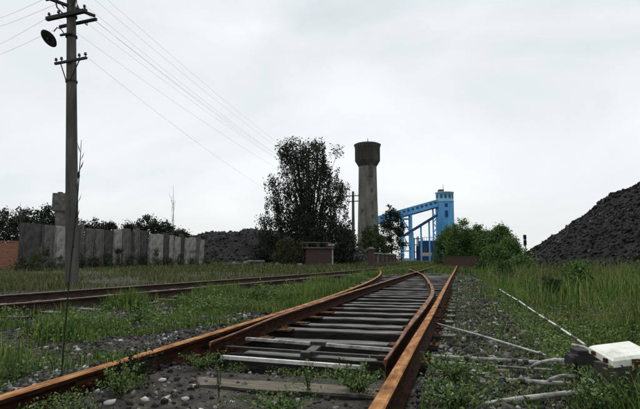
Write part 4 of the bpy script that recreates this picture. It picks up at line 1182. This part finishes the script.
# wires of the line, and a branch going off to the left
bpy.context.view_layer.update()
def wpt(o, p):
    from mathutils import Vector
    return np.array(o.matrix_world @ Vector(p))
def wire(a, b, sag, label, group, rad=0.0030):
    t = np.linspace(0, 1, 22)
    pts = [a + (b - a) * u - np.array((0, 0, sag * 4 * u * (1 - u))) for u in t]
    c = pts[0]
    o = MB().tube([p - c for p in pts], rad, 4).build('overhead_wire', M['wire'], None, tuple(c))
    return tag(o, label, 'wire', group)
lab, grp = 'thin overhead wire running from the near pole to the distant pole', 'wires of the pole line'
for xa, xb in ((-0.68, -0.68), (-0.36, -0.3), (0.36, 0.3), (0.70, 0.68)):
    wire(wpt(p1, (xa, -0.14, z_a + 0.79)), wpt(p2, (xb, -0.13, za2 + 0.17)), 0.75, lab, grp)
for xa, xb in ((0.56, 0.58), (-0.62, -0.58), (0.34, 0.2)):
    wire(wpt(p1, (xa, -0.15, z_a + 0.17)), wpt(p2, (xb, -0.13, zb2 + 0.05)), 0.75, lab, grp)
wire(wpt(p1, (0.50, -0.17, z_low + 0.15)), wpt(p2, (0.1, -0.16, zb2 - 2.2)), 1.3, 'lowest overhead wire slanting down from the lower crossarm', None, 0.0028)
lab, grp = 'thin overhead wire leaving the near pole to the left', 'wires branching to the left'
for k, (pa, py) in enumerate((((-0.66, -0.14, z_a + 0.66), 9), ((-0.40, -0.13, z_a + 0.40), 18), ((-0.66, -0.14, z_a + 0.05), 34), ((-0.50, 0.14, z_b), 46))):
    dl = 24
    a = wpt(p1, pa)
    e = at(-2, 18.0)
    e = np.array((e[0], e[1], hz(py, 18.0)))
    b = a + (e - a) * 4.5
    wire(a, b, 0.2, lab, grp, 0.0045)

# ------------------------------------------------------------------ far structures
# water tower
DW = 112
x, y = at(368.5, DW)
wt_ = thing('water_tower', 'tall concrete water tower with a dark wider tank on top', 'water tower', (x, y, 0), YAW)
k = DW / FPX
zt, zc, zs = hz(145.5, DW), hz(161.5, DW), hz(166, DW)
MB().lathe([(2.55, -0.5), (2.42, 4), (2.18, 13), (2.04, zs - 0.6), (2.04, zs + 0.1)], n=28).build('shaft', M['tower_concrete'], wt_)
tank = MB().lathe([(2.05, zs - 0.2), (2.70, zc - 0.15), (2.86, zc + 0.1), (2.86, zt - 0.55), (2.93, zt - 0.5), (2.93, zt - 0.1)], n=28).build('tank', M['tank_dark'], wt_)
MB().lathe([(3.05, zt - 0.1), (3.08, zt + 0.12), (2.6, zt + 0.35), (0.4, zt + 0.75), (0.3, zt + 0.8)], n=28).build('roof', M['tank_dark'], wt_)
MB().tube([(0.1, 0, zt + 0.7), (0.1, 0, zt + 1.6)], [0.10, 0.06], 6).build('vent_pipe', M['black_metal'], wt_)
for (px, py, rr) in ((372.0, 191, 2.14), (372.5, 217, 2.26), (362, 211, 2.24)):
    zz = hz(py, DW); xo = (px - 368.5) * k
    yo = -math.sqrt(max(0.1, rr * rr - xo * xo))
    MB().box((xo, yo, zz), (0.42, 0.3, 0.75), math.atan2(xo, -yo)).build('window', M['glass_dark'], wt_)
MB().box((0.55, -2.0, zs - 1.3), (0.75, 0.34, 2.9), 0.28).build('access_hatch', M['tank_dark'], wt_)

# blue coal plant: silo, conveyor gallery, trestles
DB = 150
kb = DB / FPX
x, y = at(446.2, DB)
silo = thing('coal_silo', 'tall blue round coal silo with a pale crown band', 'silo', (x, y, 0), YAW)
zt, zb = hz(192.5, DB), hz(202.5, DB)
MB().lathe([(2.55, -0.3), (2.55, zb)], n=28).build('drum', M['blue'], silo)
MB().lathe([(2.62, zb), (2.72, zb + 0.05), (2.72, zb + 0.3), (2.62, zb + 0.35), (2.62, zt - 0.35), (2.76, zt - 0.3), (2.76, zt), (2.5, zt + 0.02)], n=28).build('crown_band', M['blue_pale'], silo)
for a in (-70, -35, -8, 20, 50):
    xo, yo = math.sin(R(a)) * 2.62, -math.cos(R(a)) * 2.62
    f = MB().box((xo, yo, (zt + zb) / 2 + 0.15), (0.62, 0.14, 1.1), R(a)).build('window', M['blue_dark'], silo)
    MB().box((xo * 1.02, yo * 1.02, (zt + zb) / 2 + 0.15), (0.44, 0.10, 0.85), R(a)).build('pane', M['glass_dark'], f)
for z0, z1 in ((zb - 1.6, zb - 0.5), (zb - 4.6, zb - 2.6)):
    a = -4
    MB().box((math.sin(R(a)) * 2.55, -math.cos(R(a)) * 2.55, (z0 + z1) / 2), (0.85, 0.16, z1 - z0), R(a)).build('window', M['blue_dark'], silo)
for a in range(-80, 81, 20):
    MB().box((math.sin(R(a)) * 2.57, -math.cos(R(a)) * 2.57, zb / 2), (0.10, 0.10, zb - 0.2), R(a)).build('rib', M['blue'], silo)
MB().box((-1.1, 0, zt + 0.4), (1.5, 1.6, 0.9)).build('roof_housing', M['concrete_mid'], silo)
MB().tube([(-0.35, 0, zt), (-0.35, 0, hz(184.5, DB))], [0.10, 0.05], 5).build('mast', M['black_metal'], silo)
MB().lathe([(2.5, zt), (1.0, zt + 0.18), (0.1, zt + 0.22)], n=20).build('roof', M['concrete_mid'], silo)

x0, y0 = at(445, DB)
con = thing('conveyor', 'blue sloping conveyor gallery on trestle legs leading up to the silo', 'conveyor', (x0, y0, 0), YAW)
def cpt(px, py, dy=0.0):
    return ((px - 445) * kb, dy, hz(py, DB))
def gal(name, a, b, h, w, mat, parent, dy=0):
    A, B = cpt(*a, dy), cpt(*b, dy)
    mb = MB()
    vs = []
    for P in (A, B):
        for yy in (-w / 2, w / 2):
            vs += [(P[0], P[1] + yy, P[2] - h), (P[0], P[1] + yy, P[2])]
    mb.add(vs, [(0, 4, 5, 1), (2, 3, 7, 6), (0, 2, 6, 4), (1, 5, 7, 3), (0, 1, 3, 2), (4, 6, 7, 5)])
    return mb.build(name, M[mat], parent)
g = gal('gallery', (366, 220.5), (438, 200.5), 2.0, 2.6, 'blue', con)
gal('gallery_roof', (366, 219.8), (438, 199.8), 0.22, 2.9, 'blue_pale', con)
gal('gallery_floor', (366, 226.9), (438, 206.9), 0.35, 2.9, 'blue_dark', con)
for k in range(16):                                        # gallery windows
    u = (k + 0.5) / 16
    px, py = 366 + 72 * u, 223 - 20 * u
    c = cpt(px, py)
    f = MB().box((c[0], -1.31, c[2] + 0.1), (0.72, 0.08, 0.62), 0, R(-15.5)).build('window', M['blue_dark'], g)
    f.parent = con
def post(px, y0, y1, w=0.55, dy=0.0, mat='blue', parent=None):
    a, b = cpt(px, y0, dy), cpt(px, y1, dy)
    return MB().box((a[0], dy, (a[2] + b[2]) / 2), (w, w, abs(a[2] - b[2]))).build('trestle_leg', M[mat], parent or con)
zgr = 258 + EYE / DB * FPX
for px in (402.6, 411.2):
    for dy in (-1.2, 1.2):
        post(px, 217.5 - (px - 402.6) * 0.28, zgr, 0.62, dy)
for py in (219, 227, 235, 243, 251):
    a, b = cpt(402.6, py), cpt(411.2, py)
    for dy in (-1.2, 1.2):
        MB().box(((a[0] + b[0]) / 2, dy, a[2]), (b[0] - a[0] - 0.5, 0.34, 0.34)).build('cross_tie', M['blue'], con)
for py in (219, 235):
    a, b = cpt(402.8, py, -1.3), cpt(411.0, py + 16, -1.3)
    MB().tube([a, b], 0.13, 5).build('diagonal_brace', M['blue_dark'], con)
# right-hand lattice column next to the silo
for px in (433.8, 437.2):
    post(px, 207, zgr, 0.42, -0.4, 'blue')
for k in range(9):
    a, b = cpt(433.8 + (k % 2) * 3.4, 213 + k * 5, -0.45), cpt(437.2 - (k % 2) * 3.4, 218 + k * 5, -0.45)
    MB().tube([a, b], 0.12, 5).build('diagonal_brace', M['blue_dark'], con)

con2 = thing('conveyor', 'lower dark blue inclined conveyor between the trestle and the silo', 'conveyor', (x0, y0 - 2.5, 0), YAW)
gal('gallery', (405, 234.5), (437, 215.0), 0.85, 1.6, 'blue_dark', con2, -2.0)
for px, py in ((413, 232), (421, 226), (429, 221.5)):
    MB().box((cpt(px, py)[0], -2.0, cpt(px, py + 1)[2] / 2), (0.42, 0.42, cpt(px, py + 1)[2])).build('support_leg', M['blue'], con2)
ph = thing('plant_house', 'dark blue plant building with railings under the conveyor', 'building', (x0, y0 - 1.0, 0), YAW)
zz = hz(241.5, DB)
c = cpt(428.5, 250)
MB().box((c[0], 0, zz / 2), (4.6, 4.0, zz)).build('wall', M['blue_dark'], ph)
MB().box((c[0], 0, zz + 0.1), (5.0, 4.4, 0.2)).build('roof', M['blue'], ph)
for k in range(7):
    MB().box((c[0] - 2.3 + k * 0.76, -2.1, zz + 0.65), (0.10, 0.10, 0.9)).build('railing_post', M['blue'], ph)
MB().box((c[0], -2.1, zz + 1.12), (4.8, 0.10, 0.10)).build('handrail', M['blue'], ph)
for k in range(3):
    MB().box((c[0] - 1.4 + k * 1.4, -2.03, zz * 0.55), (0.8, 0.1, 1.2)).build('window', M['glass_dark'], ph)
ph2 = thing('steel_frame', 'open blue steel frame left of the plant building under the conveyor', 'steel frame', (x0, y0 - 1.0, 0), YAW)
for px in (414.5, 418.5, 422.5):
    for dy in (-1.0, 1.0):
        zz = hz(238, DB) + 0.4 * (px == 418.5)
        MB().box((cpt(px, 250)[0], dy, zz / 2), (0.26, 0.26, zz)).build('frame_post', M['blue_dark'], ph2)
for py in (239, 245, 252):
    MB().box((cpt(418.5, 250)[0], -1.02, hz(py, DB)), (2.5, 0.2, 0.24)).build('frame_beam', M['blue_dark'], ph2)
MB().box((cpt(418.5, 250)[0], 0, hz(246, DB) / 2), (0.9, 1.0, hz(246, DB))).build('hopper', M['blue_dark'], ph2)
c = cpt(429.5, 257.5)
sg = thing('sign_board', 'pale sign board standing below the blue plant', 'sign', (x0, y0 - 12, 0), YAW)
MB().box((c[0], 0, 1.75), (2.9, 0.08, 0.95)).build('board', M['pipe_grey'], sg)
for sx in (-1.2, 1.2):
    MB().box((c[0] + sx, 0.08, 0.65), (0.10, 0.08, 1.5)).build('post', M['black_metal'], sg)

# far right brick wall
a_, b_ = np.array(at(443.5, 40)), np.array(at(484, 37))
d_ = b_ - a_
bw2 = thing('brick_wall', 'low dark red brick wall in front of the green hedge', 'wall', (a_[0], a_[1], 0), math.atan2(d_[1], d_[0]))
ln = float(np.linalg.norm(d_))
MB().box((ln / 2, 0, 0.36), (ln, 0.24, 0.92)).build('wall', M['brick_old'], bw2)
MB().box((ln / 2, 0, 0.85), (ln + 0.06, 0.30, 0.06)).build('coping', M['brick_old'], bw2)

# brick pier and railing wall below the water tower
a_, b_ = np.array(at(371.5, 40)), np.array(at(396, 56))
d_ = b_ - a_; ln = float(np.linalg.norm(d_))
gf = thing('railing_wall', 'brick pier and pale railing wall below the water tower', 'fence', (a_[0], a_[1], 0), math.atan2(d_[1], d_[0]))
MB().box((0, 0, 0.65), (0.42, 0.42, 1.5)).build('pier', M['brick_old'], gf)
MB().box((0, 0, 1.46), (0.62, 0.62, 0.10)).box((0, 0, 1.56), (0.40, 0.40, 0.10), taper=0.5).build('pier_cap', M['concrete_mid'], gf)
MB().box((ln / 2 + 0.2, 0, 0.12), (ln - 0.2, 0.22, 0.4)).build('base_wall', M['brick_old'], gf)
MB().box((ln / 2 + 0.2, 0, 1.12), (ln - 0.2, 0.16, 0.10)).build('top_rail', M['concrete'], gf)
nb = 18
for k in range(nb):
    MB().box((0.6 + k * (ln - 0.7) / (nb - 1), 0, 0.70), (0.22 if k % 3 == 0 else 0.09, 0.12, 0.76)).build('baluster', M['brick_old' if k % 3 else 'concrete_mid'], gf)

# small brick shed under the tree
x, y = at(318, 42)
sh = thing('brick_shed', 'small dark brick shed with a flat slab roof under the tall tree', 'shed', (x, y, 0), YAW + 0.05)
MB().box((0.1, 0.8, 0.75), (2.2, 1.6, 1.6)).build('wall', M['brick_old'], sh)
MB().box((0.0, 0.8, 1.58), (2.7, 2.0, 0.09)).build('roof', M['concrete_mid'], sh)
MB().box((-0.1, 0.8, 2.02), (2.4, 1.7, 0.07)).build('upper_slab', M['concrete_mid'], sh)
for sx in (-0.9, 0.0, 0.75):
    MB().box((sx, 0.1, 1.82), (0.16, 0.2, 0.36)).build('pillar', M['brick_old'], sh)
MB().box((1.22, 0.05, 0.9), (0.13, 0.13, 1.8)).build('post', M['concrete'], sh)
MB().box((1.12, 0.0, 1.83), (0.55, 0.40, 0.18)).build('cap_block', M['concrete'], sh)
# pale bench-like slab and rubble in front of the coal heap
x, y = at(256, 38)
bn = thing('concrete_bench', 'pale concrete slab bench beyond the second track', 'bench', (x, y, 0), YAW - 0.1)
MB().box((0, 0, 0.52), (1.25, 0.40, 0.10)).build('seat', M['concrete'], bn)
for sx in (-0.45, 0.45):
    MB().box((sx, 0, 0.22), (0.14, 0.34, 0.50)).build('leg', M['concrete_mid'], bn)
MB().box((0, 0.03, 0.33), (0.75, 0.06, 0.12)).build('stretcher', M['concrete_mid'], bn)
for k, (px, d, s) in enumerate(((228, 37, 0.26), (234, 38, 0.34), (240, 37.5, 0.28), (245, 39, 0.36), (277, 38, 0.30), (300, 37, 0.26), (330, 36.5, 0.28))):
    x, y = at(px, d)
    o = single_stone(x, y, s, 'grey rubble boulder in the weeds near the concrete bench', 'rubble near the bench', 200 + k)
    o.name = 'boulder'; o['category'] = 'boulder'; o.scale = (1, 1, 1.5)
    o.data.materials[0] = M['concrete_mid' if k % 2 else 'concrete_dark']
    o.location.z += s * 0.4

# railway signal at the foot of the right heap
x, y = at(525.5, 36)
zg = float(ground_z(x, y))
sgn = thing('railway_signal', 'black railway signal with two heads on a thin pale mast', 'signal', (x, y, zg), YAW)
zt = hz(235, 36) - zg
MB().tube([(0.06, 0.05, -0.2), (0.06, 0.05, zt)], 0.045, 8).build('mast', M['pipe_grey'], sgn)
for z0, hh in ((zt - 0.17, 0.32), (zt - 0.56, 0.34)):
    hd = MB().box((0, -0.03, z0), (0.17, 0.14, hh)).box((0, -0.02, z0 + hh / 2 + 0.01), (0.14, 0.12, 0.04)).build('signal_head', M['black_metal'], sgn)
    for dz in (-0.075, 0.075):
        link('lens', MB().lathe([(0.05, 0), (0.045, 0.03), (0.0, 0.035)], n=10, cap=False).mesh('lens'), M['glass_dark'], hd, (0, -0.10, z0 + dz), (R(90), 0, 0))
        MB().add([(0.065 * math.cos(a), -0.10, z0 + dz + 0.065 * math.sin(a)) for a in np.linspace(0.1, 3.04, 7)] + [(0.06 * math.cos(a), -0.21, z0 + dz + 0.055 * math.sin(a)) for a in np.linspace(0.1, 3.04, 7)],
                 [(i, i + 1, i + 8, i + 7) for i in range(6)]).build('hood', M['black_metal'], hd)
MB().box((0.06, 0.05, zt - 1.3), (0.12, 0.10, 0.25)).build('relay_box', M['black_metal'], sgn)
